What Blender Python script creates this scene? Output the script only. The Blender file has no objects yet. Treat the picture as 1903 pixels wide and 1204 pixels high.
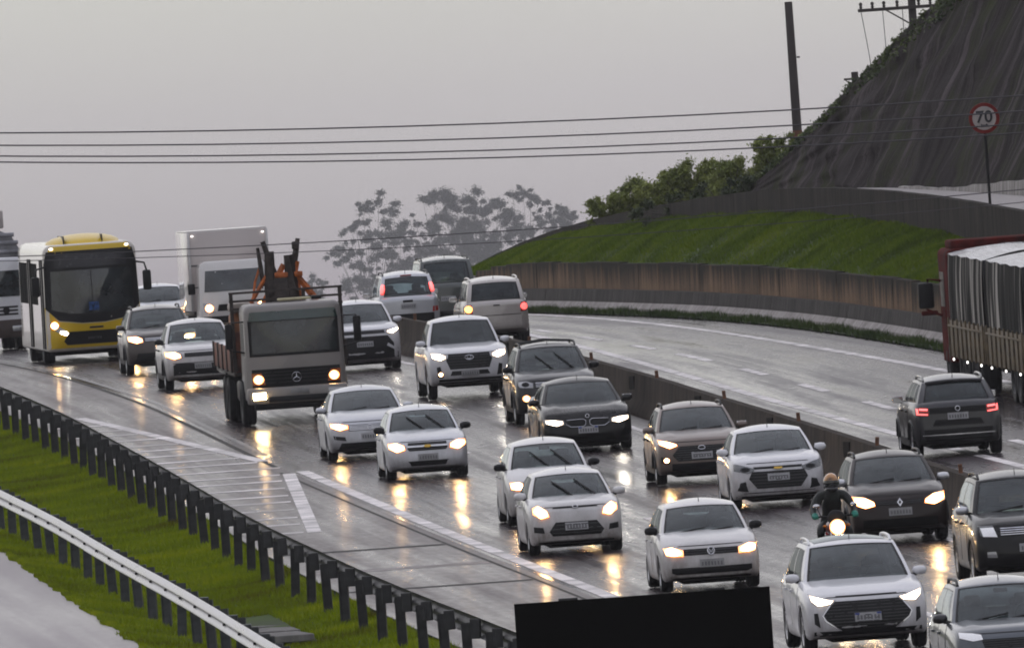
import bpy, bmesh, math, random
import numpy as np
from mathutils import Vector, Matrix
from mathutils.bvhtree import BVHTree
from mathutils.geometry import tessellate_polygon
R = math.radians
random.seed(7); RNG = np.random.default_rng(7)
SC = bpy.context.scene
COL = SC.collection

# ------------------------------------------------------------------ camera
FPX = 36000.0                       # focal length in photo pixels (photo 1903 wide)
ROLL = R(4.0)
cd = bpy.data.cameras.new('camera'); cam = bpy.data.objects.new('camera', cd); COL.objects.link(cam)
cd.sensor_fit = 'HORIZONTAL'; cd.sensor_width = 36.0; cd.lens = FPX/1903*36.0
cd.clip_start = 1.0; cd.clip_end = 30000.0
PITCH = -60.0/FPX
fw = Vector((0, math.cos(PITCH), math.sin(PITCH))); rt = Vector((1, 0, 0)); up = rt.cross(fw)
r2 = rt*math.cos(ROLL) - up*math.sin(ROLL); u2 = up*math.cos(ROLL) + rt*math.sin(ROLL)
cam.matrix_world = Matrix(((r2.x, u2.x, -fw.x, 0), (r2.y, u2.y, -fw.y, 0), (r2.z, u2.z, -fw.z, 0), (0, 0, 0, 1)))
SC.camera = cam
# ------------------------------------------------------------------ sky: overcast evening
world = bpy.data.worlds.new('World'); SC.world = world; world.use_nodes = True
nt = world.node_tree; N = nt.nodes; LK = nt.links; N.clear()
wo = N.new('ShaderNodeOutputWorld'); bg = N.new('ShaderNodeBackground'); bg.inputs[1].default_value = 0.1
sky = N.new('ShaderNodeTexSky'); sky.sky_type = 'NISHITA'; sky.sun_disc = False
SUN_EL, SUN_ROT = R(52), R(-25)
sky.sun_elevation = SUN_EL; sky.sun_rotation = SUN_ROT; sky.air_density = 1.5; sky.dust_density = 4.0
hs = N.new('ShaderNodeHueSaturation'); hs.inputs['Saturation'].default_value = 0.25; LK.new(sky.outputs[0], hs.inputs['Color'])
tc = N.new('ShaderNodeTexCoord'); sx = N.new('ShaderNodeSeparateXYZ'); LK.new(tc.outputs['Generated'], sx.inputs[0])
ab = N.new('ShaderNodeMath'); ab.operation = 'ABSOLUTE'; LK.new(sx.outputs['Z'], ab.inputs[0])
pw = N.new('ShaderNodeMath'); pw.operation = 'POWER'; pw.inputs[1].default_value = 0.35; LK.new(ab.outputs[0], pw.inputs[0])
rp = N.new('ShaderNodeValToRGB'); LK.new(pw.outputs[0], rp.inputs[0])
cr = rp.color_ramp; cr.elements[0].position = 0.0; cr.elements[0].color = (.40, .345, .395, 1)
cr.elements[1].position = 1.0; cr.elements[1].color = (.70, .72, .87, 1)
for p, c in ((.12, (.455, .415, .44, 1)), (.20, (.58, .55, .545, 1)), (.26, (.685, .685, .62, 1)), (.5, (.68, .68, .70, 1))):
    e = cr.elements.new(p); e.color = c
nz = N.new('ShaderNodeTexNoise'); nz.inputs['Scale'].default_value = 3.0; nz.inputs['Detail'].default_value = 4
mpw = N.new('ShaderNodeMapping'); mpw.inputs['Scale'].default_value = (1, 1, 3); LK.new(tc.outputs['Generated'], mpw.inputs[0]); LK.new(mpw.outputs[0], nz.inputs['Vector'])
mr = N.new('ShaderNodeMapRange'); mr.inputs[1].default_value = .3; mr.inputs[2].default_value = .7; mr.inputs[3].default_value = 8.2; mr.inputs[4].default_value = 11.8; LK.new(nz.outputs[0], mr.inputs[0])
sc_ = N.new('ShaderNodeVectorMath'); sc_.operation = 'SCALE'; LK.new(rp.outputs[0], sc_.inputs[0]); LK.new(mr.outputs[0], sc_.inputs['Scale'])
mx = N.new('ShaderNodeMix'); mx.data_type = 'RGBA'; mx.inputs[0].default_value = 0.93
LK.new(hs.outputs[0], mx.inputs[6]); LK.new(sc_.outputs[0], mx.inputs[7]); LK.new(mx.outputs[2], bg.inputs[0]); LK.new(bg.outputs[0], wo.inputs[0])
# ------------------------------------------------------------------ sun behind the cloud
sl = bpy.data.lights.new('sun', 'SUN'); sl.energy = 0.6; sl.angle = R(120); sl.color = (1, .95, .9)
so = bpy.data.objects.new('sun', sl); COL.objects.link(so)
sd = Vector((math.sin(SUN_ROT)*math.cos(SUN_EL), math.cos(SUN_ROT)*math.cos(SUN_EL), math.sin(SUN_EL)))
so.rotation_euler = sd.to_track_quat('Z', 'Y').to_euler()
# ------------------------------------------------------------------ exposure / render
vs = SC.view_settings; vs.view_transform = 'Standard'; vs.look = 'None'; vs.exposure = 0.0; vs.gamma = 1.0; vs.use_curve_mapping = False
cy = SC.cycles; cy.pixel_filter_type = 'BLACKMAN_HARRIS'; cy.use_denoising = True; cy.use_adaptive_sampling = True; cy.adaptive_threshold = .025; cy.max_bounces = 6; cy.diffuse_bounces = 3; cy.glossy_bounces = 4; cy.transparent_max_bounces = 16; cy.sample_clamp_indirect = 6.0
cy.volume_bounces = 0; cy.filter_width = 1.9; cy.caustics_reflective = False; cy.caustics_refractive = False

# ------------------------------------------------------------------ road profile and alignments (metres; y = distance ahead)
def zr(y):
    return -12.7 + .0239*y - (7.25e-5*(y-430)**2 if y > 430 else 0)
def zslope(y):
    return .0239 - (1.45e-4*(y-430) if y > 430 else 0)
class Line:
    def __init__(s, pts): s.y = np.array([p[0] for p in pts], float); s.x = np.array([p[1] for p in pts], float)
    def __call__(s, y):
        k = np.linspace(-9, 9, 7); return float(np.mean([np.interp(y+q, s.y, s.x) for q in k]))
    def d(s, y): return (s(y+6)-s(y-6))/12
EDGE = Line([(120, 16.7), (291, 3.4), (319, 1.22), (349, -1.2), (394, -4.6), (448, -8.3), (494, -11.8), (540, -15.6), (600, -20.8), (700, -30)])
MEDB = Line([(120, 24.2), (291, 11.1), (338, 7.76), (360, 6.4), (375, 5.41), (393, 4.15), (413, 2.8), (431, 1.45), (445, .4), (487, -2.9), (540, -7.1), (600, -12.2), (700, -21)])
OPE = Line([(120, 29), (291, 15.2), (375, 8.7), (389, 7.59), (409, 6.09), (422, 5.13), (441, 3.81), (464, 2.38), (500, .3), (550, -3.0), (600, -7), (700, -15.5)])
OPD = Line([(120, 31), (291, 17), (375, 10.1), (408, 7.66), (429, 6.16), (443, 5.17), (459, 4.06), (475, 2.8), (498, 1.05), (550, -2.2), (600, -6.2), (700, -14.6)])
OPF = Line([(120, 36), (291, 22.5), (375, 14.6), (436, 8.98), (459, 6.98), (474, 5.8), (488, 4.7), (506, 3.3), (550, -.3), (600, -5), (700, -14)])
WALL = Line([(120, 40), (291, 24.5), (400, 14.4), (453, 9.62), (468, 8.45), (482, 7.3), (494, 6.15), (507, 4.9), (523, 3.0), (546, .76), (600, -4.5), (660, -11.4), (700, -16)])
GR2 = Line([(120, 14), (289, -.33), (311, -2.3), (342, -4.7), (376, -6.9), (417, -9.7), (445, -11.9), (494, -15.6), (540, -19.4), (600, -24.6), (700, -33.5)])
GR1 = Line([(120, 8.7), (291, -3.97), (314, -5.6), (331, -6.95), (353, -8.55), (370, -9.98), (420, -14), (480, -18.6), (560, -25), (700, -38)])
RAMP = Line([(120, 8), (310, -6.2), (321, -7.0), (339, -8.32), (361, -9.85), (420, -14.6), (480, -19.3), (560, -25.8), (700, -39)])
ZU = Line([(300, -3), (430, .25), (452, .9), (468, 1.4), (490, 1.95), (510, 2.24), (535, 2.15), (562, 1.85), (580, 1.4), (595, .8), (630, -1.0), (700, -5)])
UH = Line([(300, 1.1), (452, 1.0), (468, .9), (510, .62), (540, .38), (562, .22), (600, .18), (700, .18)])
def pix(px, py):          # photo pixel -> direction (X, Y) in upright photo pixels
    xc, yc = px-951.5, py-602
    return xc*math.cos(ROLL)-yc*math.sin(ROLL), xc*math.sin(ROLL)+yc*math.cos(ROLL)
def at(px, py, d):        # the point of the place that lies d metres ahead there
    X, Y = pix(px, py); return Vector((X*d/FPX, d, -(Y+60)*d/FPX))

# ------------------------------------------------------------------ helpers
def tag(o, label=None, cat=None, group=None, kind=None):
    if label: o['label'] = label
    if cat: o['category'] = cat
    if group: o['group'] = group
    if kind: o['kind'] = kind
    return o
def empty(name, loc, rot=(0, 0, 0)):
    o = bpy.data.objects.new(name, None); COL.objects.link(o); o.location = loc; o.rotation_euler = rot; o.empty_display_size = .3
    return o
def finish(me, mat, smooth):
    if mat: me.materials.append(mat)
    if smooth is not None:
        me.polygons.foreach_set('use_smooth', [True]*len(me.polygons))
        if smooth < 179: me.set_sharp_from_angle(angle=R(smooth))
    me.update()
def link(name, me, parent=None):
    o = bpy.data.objects.new(name, me); COL.objects.link(o)
    if parent is not None: o.parent = parent
    return o
class MB:
    def __init__(s): s.v = []; s.f = []
    def add(s, vs_, fs):
        b = len(s.v); s.v += [tuple(v) for v in vs_]; s.f += [tuple(b+i for i in f) for f in fs]; return s
    def box(s, c, d, rz=0, bev=0.0, taper=(1, 1)):
        hx, hy, hz = d[0]/2, d[1]/2, d[2]/2
        if bev > 0:
            bm = bmesh.new(); bmesh.ops.create_cube(bm, size=1)
            for v in bm.verts: v.co = (v.co.x*2*hx, v.co.y*2*hy, v.co.z*2*hz)
            bmesh.ops.bevel(bm, geom=bm.edges[:], offset=min(bev, min(hx, hy, hz)*.95), segments=2, affect='EDGES', profile=.5)
            bm.verts.index_update(); vs_ = [v.co.copy() for v in bm.verts]; fs = [[v.index for v in f.verts] for f in bm.faces]; bm.free()
        else:
            vs_ = [Vector((x, y, z)) for z in (-hz, hz) for y in (-hy, hy) for x in (-hx, hx)]
            fs = [(0, 2, 3, 1), (4, 5, 7, 6), (0, 1, 5, 4), (2, 6, 7, 3), (0, 4, 6, 2), (1, 3, 7, 5)]
        m = Matrix.Rotation(rz, 3, 'Z'); out = []
        for v in vs_:
            if v.z > 0: v = Vector((v.x*taper[0], v.y*taper[1], v.z))
            out.append(m @ v + Vector(c))
        return s.add(out, fs)
    def tube(s, pts, r, n=8, cap=True):
        pts = [Vector(p) for p in pts]; rs = r if isinstance(r, (list, tuple)) else [r]*len(pts); b = len(s.v)
        for i, p in enumerate(pts):
            t = (pts[min(i+1, len(pts)-1)]-pts[max(i-1, 0)]).normalized()
            a = t.cross(Vector((0, 0, 1))); a = a.normalized() if a.length > .05 else Vector((1, 0, 0)); c = t.cross(a)
            for k in range(n):
                q = 2*math.pi*k/n; s.v.append(tuple(p+(a*math.cos(q)+c*math.sin(q))*rs[i]))
        for i in range(len(pts)-1):
            for k in range(n):
                s.f.append((b+i*n+k, b+i*n+(k+1) % n, b+(i+1)*n+(k+1) % n, b+(i+1)*n+k))
        if cap:
            s.f.append(tuple(b+k for k in reversed(range(n)))); e = b+(len(pts)-1)*n; s.f.append(tuple(e+k for k in range(n)))
        return s
    def lathe(s, prof, n=24, c=(0, 0, 0), axis='X'):
        b = len(s.v)
        for a, r in prof:
            for k in range(n):
                q = 2*math.pi*k/n
                if axis == 'X': p = (c[0]+a, c[1]+r*math.cos(q), c[2]+r*math.sin(q))
                elif axis == 'Y': p = (c[0]+r*math.cos(q), c[1]+a, c[2]+r*math.sin(q))
                else: p = (c[0]+r*math.cos(q), c[1]+r*math.sin(q), c[2]+a)
                s.v.append(p)
        for i in range(len(prof)-1):
            for k in range(n): s.f.append((b+i*n+k, b+i*n+(k+1) % n, b+(i+1)*n+(k+1) % n, b+(i+1)*n+k))
        return s
    def ell(s, c, r, n=12, m=8):
        b = len(s.v)
        for i in range(m+1):
            th = math.pi*i/m
            for k in range(n):
                q = 2*math.pi*k/n
                s.v.append((c[0]+r[0]*math.sin(th)*math.cos(q), c[1]+r[1]*math.sin(th)*math.sin(q), c[2]+r[2]*math.cos(th)))
        for i in range(m):
            for k in range(n): s.f.append((b+i*n+k, b+(i+1)*n+k, b+(i+1)*n+(k+1) % n, b+i*n+(k+1) % n))
        return s
    def prism(s, poly, y0, y1):      # polygon in (x, z), extruded along y
        n = len(poly); b = len(s.v)
        s.v += [(x, y0, z) for x, z in poly] + [(x, y1, z) for x, z in poly]
        for t in tessellate_polygon([[Vector((x, z, 0)) for x, z in poly]]):
            s.f.append((b+t[0], b+t[1], b+t[2])); s.f.append((b+n+t[2], b+n+t[1], b+n+t[0]))
        for i in range(n): s.f.append((b+i, b+(i+1) % n, b+n+(i+1) % n, b+n+i))
        return s
    def grid(s, fn, us, vs_, flip=False):
        b = len(s.v); nu, nv = len(us), len(vs_)
        for v in vs_:
            for u in us: s.v.append(tuple(fn(u, v)))
        for j in range(nv-1):
            for i in range(nu-1):
                q = (b+j*nu+i, b+j*nu+i+1, b+(j+1)*nu+i+1, b+(j+1)*nu+i)
                s.f.append(q[::-1] if flip else q)
        return s
    def mesh(s, name, mat, smooth=None, merge=0, normals=True):
        me = bpy.data.meshes.new(name); me.from_pydata(s.v, [], s.f)
        if merge or normals:
            bm = bmesh.new(); bm.from_mesh(me)
            if merge: bmesh.ops.remove_doubles(bm, verts=bm.verts[:], dist=merge)
            if normals: bmesh.ops.recalc_face_normals(bm, faces=bm.faces[:])
            bm.to_mesh(me); bm.free()
        finish(me, mat, smooth); return me
    def build(s, name, mat, parent=None, smooth=None, merge=0, normals=True):
        return link(name, s.mesh(name, mat, smooth, merge, normals), parent)
def lin(a, b, n): return [a+(b-a)*i/(n-1) for i in range(n)]
def lerp(a, b, t): return a+(b-a)*t
def fast_mesh(name, verts, faces, mat):     # numpy arrays, faces all triangles or all quads
    me = bpy.data.meshes.new(name); k = faces.shape[1]
    me.vertices.add(len(verts)); me.vertices.foreach_set('co', verts.astype(np.float32).ravel())
    me.loops.add(faces.size); me.loops.foreach_set('vertex_index', faces.astype(np.int32).ravel())
    me.polygons.add(len(faces)); me.polygons.foreach_set('loop_start', np.arange(0, faces.size, k, dtype=np.int32))
    me.update(calc_edges=True); me.materials.append(mat); return me

# ------------------------------------------------------------------ materials
class Mat:
    def __init__(s, name):
        s.m = bpy.data.materials.new(name); s.m.use_nodes = True; s.t = s.m.node_tree; s.n = s.t.nodes; s.l = s.t.links
        s.p = s.n['Principled BSDF']; s.o = s.n['Material Output']
    def set(s, **k):
        for a, b in k.items():
            i = s.p.inputs[a.replace('_', ' ')]; i.default_value = b if not (isinstance(b, tuple) and len(b) == 3) else (*b, 1)
        return s
    def coord(s, kind='Object', scale=(1, 1, 1), loc=(0, 0, 0)):
        t = s.n.new('ShaderNodeTexCoord'); m = s.n.new('ShaderNodeMapping'); m.inputs['Scale'].default_value = scale; m.inputs['Location'].default_value = loc
        s.l.new(t.outputs[kind], m.inputs[0]); return m.outputs[0]
    def noise(s, vec, scale, detail=4, rough=.55):
        n = s.n.new('ShaderNodeTexNoise'); n.inputs['Scale'].default_value = scale; n.inputs['Detail'].default_value = detail; n.inputs['Roughness'].default_value = rough
        s.l.new(vec, n.inputs['Vector']); return n.outputs[0]
    def ramp(s, fac, *st):
        r = s.n.new('ShaderNodeValToRGB'); s.l.new(fac, r.inputs[0]); e = r.color_ramp.elements
        e[0].position, e[0].color = st[0][0], (*st[0][1], 1); e[1].position, e[1].color = st[-1][0], (*st[-1][1], 1)
        for p, c in st[1:-1]: q = e.new(p); q.color = (*c, 1)
        return r.outputs[0]
    def rng(s, fac, a, b, c, d):
        r = s.n.new('ShaderNodeMapRange'); s.l.new(fac, r.inputs[0])
        for i, v in enumerate((a, b, c, d)): r.inputs[i+1].default_value = v
        return r.outputs[0]
    def mix(s, fac, a, b):
        m = s.n.new('ShaderNodeMix'); m.data_type = 'RGBA'
        for i, v in ((0, fac), (6, a), (7, b)):
            if isinstance(v, (int, float)): m.inputs[i].default_value = v
            elif isinstance(v, tuple): m.inputs[i].default_value = (*v, 1)
            else: s.l.new(v, m.inputs[i])
        return m.outputs[2]
    def math(s, op, a, b=None):
        m = s.n.new('ShaderNodeMath'); m.operation = op
        for i, v in ((0, a), (1, b)):
            if v is None: continue
            if isinstance(v, (int, float)): m.inputs[i].default_value = v
            else: s.l.new(v, m.inputs[i])
        return m.outputs[0]
    def to(s, out, inp): s.l.new(out, s.p.inputs[inp]); return s
    def bump(s, h, strength=.3, dist=.01):
        b = s.n.new('ShaderNodeBump'); b.inputs['Strength'].default_value = strength; b.inputs['Distance'].default_value = dist
        s.l.new(h, b.inputs['Height']); s.l.new(b.outputs[0], s.p.inputs['Normal']); return s
def plain(name, col, rough=.5, metal=0.0, var=.12, scale=6.0, coat=0.0, spec=.3):
    M = Mat(name); M.set(Roughness=rough, Metallic=metal, Coat_Weight=coat, Specular_IOR_Level=spec)
    n = M.noise(M.coord(), scale, 5)
    d = tuple(c*(1-var*1.6) for c in col); b = tuple(min(1, c*(1+var)) for c in col)
    M.to(M.ramp(n, (.3, d), (.7, b)), 'Base Color'); M.to(M.rng(n, .3, .7, rough*.85, min(1, rough*1.2)), 'Roughness'); return M.m
def paint(name, col, metal=0.0, rough=.32, dirt=.55, dirtcol=(.13, .105, .085), coat=.9, spec=.5):
    """wet car paint under a film of road grime that is heavier low down"""
    M = Mat(name); M.set(Metallic=metal, Coat_Weight=.8, Coat_Roughness=.06, Specular_IOR_Level=spec)
    v = M.coord(); n1 = M.noise(v, 2.2, 6, .65); n2 = M.noise(M.coord(scale=(1, 1, .25)), 14, 5, .6)
    s = M.n.new('ShaderNodeSeparateXYZ'); M.l.new(v, s.inputs[0])
    hgt = M.rng(s.outputs['Z'], .25, .95, 1.0, 0.0)
    f = M.math('MULTIPLY', M.math('ADD', M.math('MULTIPLY', hgt, .85), .12), M.rng(M.math('ADD', M.math('MULTIPLY', n1, .6), M.math('MULTIPLY', n2, .4)), .35, .68, .15, 1.0))
    f = M.math('MULTIPLY', f, dirt)
    M.to(M.mix(f, col, dirtcol), 'Base Color'); M.to(M.rng(f, 0, .6, rough, .7), 'Roughness'); M.to(M.rng(f, 0, .5, coat, .15*coat), 'Coat Weight')
    M.bump(M.noise(v, 160, 2), .05, .002); return M.m
def emit(name, col, strength):
    M = Mat(name); M.set(Base_Color=(.8, .8, .8), Roughness=.2, Emission_Color=col, Emission_Strength=strength)
    n = M.noise(M.coord(), 30, 2); M.to(M.rng(n, .3, .7, strength*.85, strength*1.1), 'Emission Strength'); return M.m
def beam(name, core, edge, peak, low):
    """a lit lamp: hottest at the bulb, dimmer and warmer towards the rim of its reflector"""
    M = Mat(name); M.set(Base_Color=(.7, .7, .7), Roughness=.2); a = M.n.new('ShaderNodeAttribute'); a.attribute_name = 'fall'; f = a.outputs['Fac']
    n = M.noise(M.coord(), 40, 2); f = M.math('MULTIPLY', f, M.rng(n, .3, .7, .92, 1.08))
    M.to(M.ramp(f, (.12, edge), (.55, core)), 'Emission Color'); M.to(M.math('ADD', M.math('MULTIPLY', M.math('POWER', M.math('MAXIMUM', f, 0.001), 2.6), peak), low), 'Emission Strength'); return M.m
def glassmat(name, tint, refl=1.0):
    M = Mat(name); M.n.remove(M.p)
    tr = M.n.new('ShaderNodeBsdfTransparent'); gl = M.n.new('ShaderNodeBsdfGlossy'); gl.inputs['Roughness'].default_value = .03
    di = M.n.new('ShaderNodeBsdfDiffuse'); di.inputs[0].default_value = (.20, .25, .26, 1)
    fr = M.n.new('ShaderNodeFresnel'); fr.inputs[0].default_value = 1.5
    v = M.coord(); n = M.noise(v, 3.5, 5, .6)
    r = M.ramp(n, (.3, tuple(c*.8 for c in tint)), (.7, tuple(min(1, c*1.15) for c in tint))); M.l.new(r, tr.inputs[0])
    gl.inputs[0].default_value = (.92, .97, 1, 1)
    m1 = M.n.new('ShaderNodeMixShader'); M.l.new(M.rng(M.noise(v, 5, 6, .7), .42, .7, .02, .15), m1.inputs[0]); M.l.new(tr.outputs[0], m1.inputs[1]); M.l.new(di.outputs[0], m1.inputs[2])
    m2 = M.n.new('ShaderNodeMixShader'); M.l.new(M.math('MULTIPLY', fr.outputs[0], refl), m2.inputs[0]); M.l.new(m1.outputs[0], m2.inputs[1]); M.l.new(gl.outputs[0], m2.inputs[2])
    M.l.new(m2.outputs[0], M.o.inputs[0]); return M.m

def road_mat(name, dark, light, puddle=.5, rough=(.1, .42), seed=0, spec=.26):
    M = Mat(name); M.set(Specular_IOR_Level=spec, Specular_Tint=(1, .92, .93))
    uv = M.n.new('ShaderNodeUVMap').outputs[0]
    def mp(sc, loc=(0, 0, 0)):
        m = M.n.new('ShaderNodeMapping'); m.inputs['Scale'].default_value = sc; m.inputs['Location'].default_value = (loc[0]+seed, loc[1]+seed*3, 0); M.l.new(uv, m.inputs[0]); return m.outputs[0]
    streak = M.noise(mp((1.7, .018, 1)), 1.0, 5, .6); patch = M.noise(mp((.55, .05, 1)), 1.0, 6, .65)
    fine = M.noise(mp((60, 60, 1)), 1.0, 3, .7); mid = M.noise(mp((6, 1.2, 1)), 1.0, 5, .65)
    a = M.math('ADD', M.math('MULTIPLY', streak, .45), M.math('ADD', M.math('MULTIPLY', patch, .35), M.math('MULTIPLY', mid, .2)))
    col = M.ramp(a, (.38, dark), (.62, light)); M.to(M.mix(M.rng(fine, .3, .7, .0, .35), col, tuple(c*.5 for c in dark)), 'Base Color')
    wet = M.rng(a, .40, .60, 1.0, 0.0)
    M.to(M.rng(wet, 0, 1, rough[1], rough[0]), 'Roughness')
    M.to(M.rng(wet, 0, 1, .0, puddle), 'Coat Weight'); M.set(Coat_Roughness=.09)
    M.bump(M.math('ADD', M.math('MULTIPLY', fine, .5), M.math('MULTIPLY', mid, .6)), .14, .012); return M.m
M_ROAD = road_mat('wet_asphalt', (.026, .0195, .0225), (.058, .046, .050), .13, spec=.11)
M_OPP = road_mat('wet_asphalt_far_side', (.034, .027, .031), (.076, .063, .071), .35, seed=5, spec=.12)
M_SHOULDER = road_mat('wet_concrete_shoulder', (.05, .038, .039), (.095, .075, .077), .12, (.22, .5), seed=9, spec=.14)
M_RAMP = road_mat('ramp_concrete', (.19, .168, .172), (.27, .24, .245), .12, (.3, .5), seed=3)
M_PAINTW = plain('worn_white_road_paint', (.66, .62, .61), .55, var=.4, scale=.9, spec=.4)
M_TAR = plain('tar_joint', (.012, .011, .011), .6, spec=.1)
M_RUB = plain('tyre_rubber', (.009, .009, .010), .6, spec=.2)
M_BLK = plain('black_plastic', (.009, .009, .010), .42, spec=.2)
M_DARK = plain('underbody_black', (.005, .005, .005), .9, spec=.05)
M_INT = plain('cabin_upholstery', (.03, .03, .033), .8)
M_CHR = plain('chrome', (.62, .62, .64), .16, 1.0)
M_RIM = plain('alloy_rim', (.42, .42, .43), .3, .9)
M_LAMP = plain('lamp_housing', (.34, .34, .35), .12, .6, coat=1.0)
M_AMB = emit('amber_halo_bowl', (1.0, .36, .07), 3.0)  # amber glow put into the bowls stands in for the lamps' halo
M_HAL = beam('halogen_beam', (1.0, .64, .27), (1.0, .28, .04), 340, 3.0)
M_LED = beam('led_beam', (1.0, .93, .80), (1.0, .75, .5), 200, 1.6)
M_FOG = beam('fog_beam', (1.0, .68, .34), (1.0, .34, .08), 180, 2.2); M_FLAT = emit('square_halogen_beam', (1.0, .68, .32), 70)
M_MOTO = emit('motorcycle_beam', (1.0, .74, .42), 90)
M_SMALL = emit('marker_light', (1.0, .95, .9), 4)
M_TAILR = emit('lit_tail_lamp', (1.0, .035, .015), 2.4); M_DIM = emit('dim_position_lamp', (.85, .85, 1.0), .15)
M_TAILO = emit('lit_indicator', (1.0, .30, .03), 7.0)
M_TAILD = plain('tail_lamp_red', (.32, .015, .012), .18, coat=1.0)
M_PLATE = plain('number_plate', (.32, .32, .33), .4); M_PLATEG = plain('grey_number_plate', (.25, .25, .25), .4)
M_INK = plain('plate_ink', (.03, .03, .035), .5); M_PCH = plain('plate_character', (.13, .13, .135), .5)
M_BLUE = plain('plate_blue', (.02, .04, .22), .5)
G_CLEAR = glassmat('clear_windscreen', (.60, .68, .66)); G_MID = glassmat('tinted_windscreen', (.30, .34, .34)); G_DARK = glassmat('dark_tinted_glass', (.07, .075, .08), .8); G_SIDE = glassmat('side_glass', (.10, .11, .11), .35)
M_GOLD = plain('gold_emblem', (.55, .36, .08), .25, .9)
def steel(name, col, rough):
    M = Mat(name); M.set(Metallic=.75); n = M.noise(M.coord(scale=(1, .06, 1)), 2.5, 4); M.to(M.ramp(n, (.3, tuple(c*.6 for c in col)), (.7, col)), 'Base Color'); M.to(M.rng(n, .3, .7, rough*.8, rough*1.3), 'Roughness'); return M.m
M_GALV = steel('wet_galvanised_steel', (.52, .52, .54), .28)
M_GALVD = plain('weathered_dark_steel', (.045, .045, .047), .55, .3, var=.4, scale=4)
def concrete(name, base, dark, scale=1.0, streak=(1.2, 1.2, .12), bumps=.35):
    M = Mat(name); M.set(Roughness=.85, Specular_IOR_Level=.10)
    v = M.coord(); st = M.noise(M.coord(scale=streak), 2.5*scale, 6, .65); n = M.noise(v, 1.1*scale, 6, .6); f = M.noise(v, 22, 4, .6)
    a = M.math('ADD', M.math('MULTIPLY', st, .6), M.math('ADD', M.math('MULTIPLY', n, .3), M.math('MULTIPLY', f, .1)))
    M.to(M.ramp(a, (.38, dark), (.52, tuple((x+y)/2 for x, y in zip(base, dark))), (.64, base)), 'Base Color'); M.bump(f, bumps, .02); return M.m
M_MED = concrete('grimy_median_concrete', (.065, .05, .04), (.012, .010, .0085))
M_MEDCAP = concrete('grimy_median_cap', (.075, .062, .055), (.022, .02, .019))
M_BARR = concrete('stained_barrier_concrete', (.085, .078, .074), (.03, .027, .025))
M_SPLASH = concrete('splash_bleached_concrete', (.40, .37, .36), (.19, .175, .165))
M_UPW = concrete('dark_parapet_concrete', (.042, .035, .029), (.009, .008, .007))
M_PALE = concrete('pale_kerb_concrete', (.42, .40, .38), (.17, .16, .15))
M_SLAB = concrete('drain_slab_concrete', (.24, .23, .22), (.11, .105, .10))

# ------------------------------------------------------------------ sheets along the road
def sheet(name, xl, xr, y0, y1, dz, mat, ny=None, nx=6, kind='structure', zf=None, parent=None):
    ny = ny or max(3, int((y1-y0)/4)); b = MB(); vs_ = []; uv = []
    for y in lin(y0, y1, ny):
        a, c = xl(y), xr(y)
        for i in range(nx):
            t = i/(nx-1); x = lerp(a, c, t); z = (zf(y, t) if zf else zr(y))+dz
            vs_.append((x, y, z)); uv.append((x-EDGE(y), y))
    fs = [(j*nx+i, j*nx+i+1, (j+1)*nx+i+1, (j+1)*nx+i) for j in range(ny-1) for i in range(nx-1)]
    me = bpy.data.meshes.new(name); me.from_pydata(vs_, [], fs); ul = me.uv_layers.new(name='UVMap')
    vi = np.empty(len(me.loops), dtype=np.int32); me.loops.foreach_get('vertex_index', vi)
    ul.data.foreach_set('uv', np.array(uv, dtype=np.float32)[vi].ravel()); finish(me, mat, 180)
    o = link(name, me, parent)
    if kind and parent is None: o['kind'] = kind
    return o
def off(L, d): return lambda y: L(y)+d
# terrain under and behind everything, out to the hazy plain
M_SOIL = plain('wet_soil_and_grass', (.035, .05, .02), .9, var=.4, scale=.3)
ys = [-40, 0, 60, 120, 180, 240, 300, 360, 420, 460, 500, 540, 580, 620, 660, 700, 760, 840, 950, 1100, 1400, 1800, 2400, 3000, 3700, 4400, 5200, 5900]
xs = [-600, -300, -150, -90, -60, -40, -25, -12, 0, 12, 25, 40, 60, 90, 150, 300, 600]
def zt(x, y):
    z = zr(min(y, 680))-.35
    if y > 680: z = max(-34, z-.035*(y-680))
    return z + (0 if abs(x-EDGE(min(y, 700))) < 40 else .6*math.sin(x*.05+y*.01))
b = MB(); b.grid(lambda u, v: (u, v, zt(u, v)), xs, ys)
tag(b.build('terrain', M_SOIL, smooth=180, normals=False), kind='structure')
Y0, Y1 = 130, 690
road = sheet('road', off(EDGE, -.25), MEDB, Y0, Y1, 0, M_ROAD, nx=10)
shoulder = sheet('shoulder', off(GR2, .35), off(EDGE, -.25), Y0, Y1, .002, M_SHOULDER, nx=6)
opp = sheet('opposite_road', MEDB, off(WALL, -.45), Y0, Y1, -.002, M_OPP, nx=10)
verge = sheet('verge', off(WALL, -.5), off(WALL, .05), 380, Y1, .05, M_SOIL, nx=3)
ramp = sheet('ramp_road', off(RAMP, -7.5), off(RAMP, .1), Y0, 520, -.02, M_RAMP, nx=8)
def gz(y, t): return zr(y)-.05-.22*math.sin(math.pi*t)
M_SOD = plain('turf_soil', (.035, .06, .006), .95, var=.4, scale=.8)
lawn = sheet('grass_strip', off(RAMP, .05), off(GR2, .5), Y0, 560, 0, M_SOD, nx=8, zf=gz)
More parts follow.
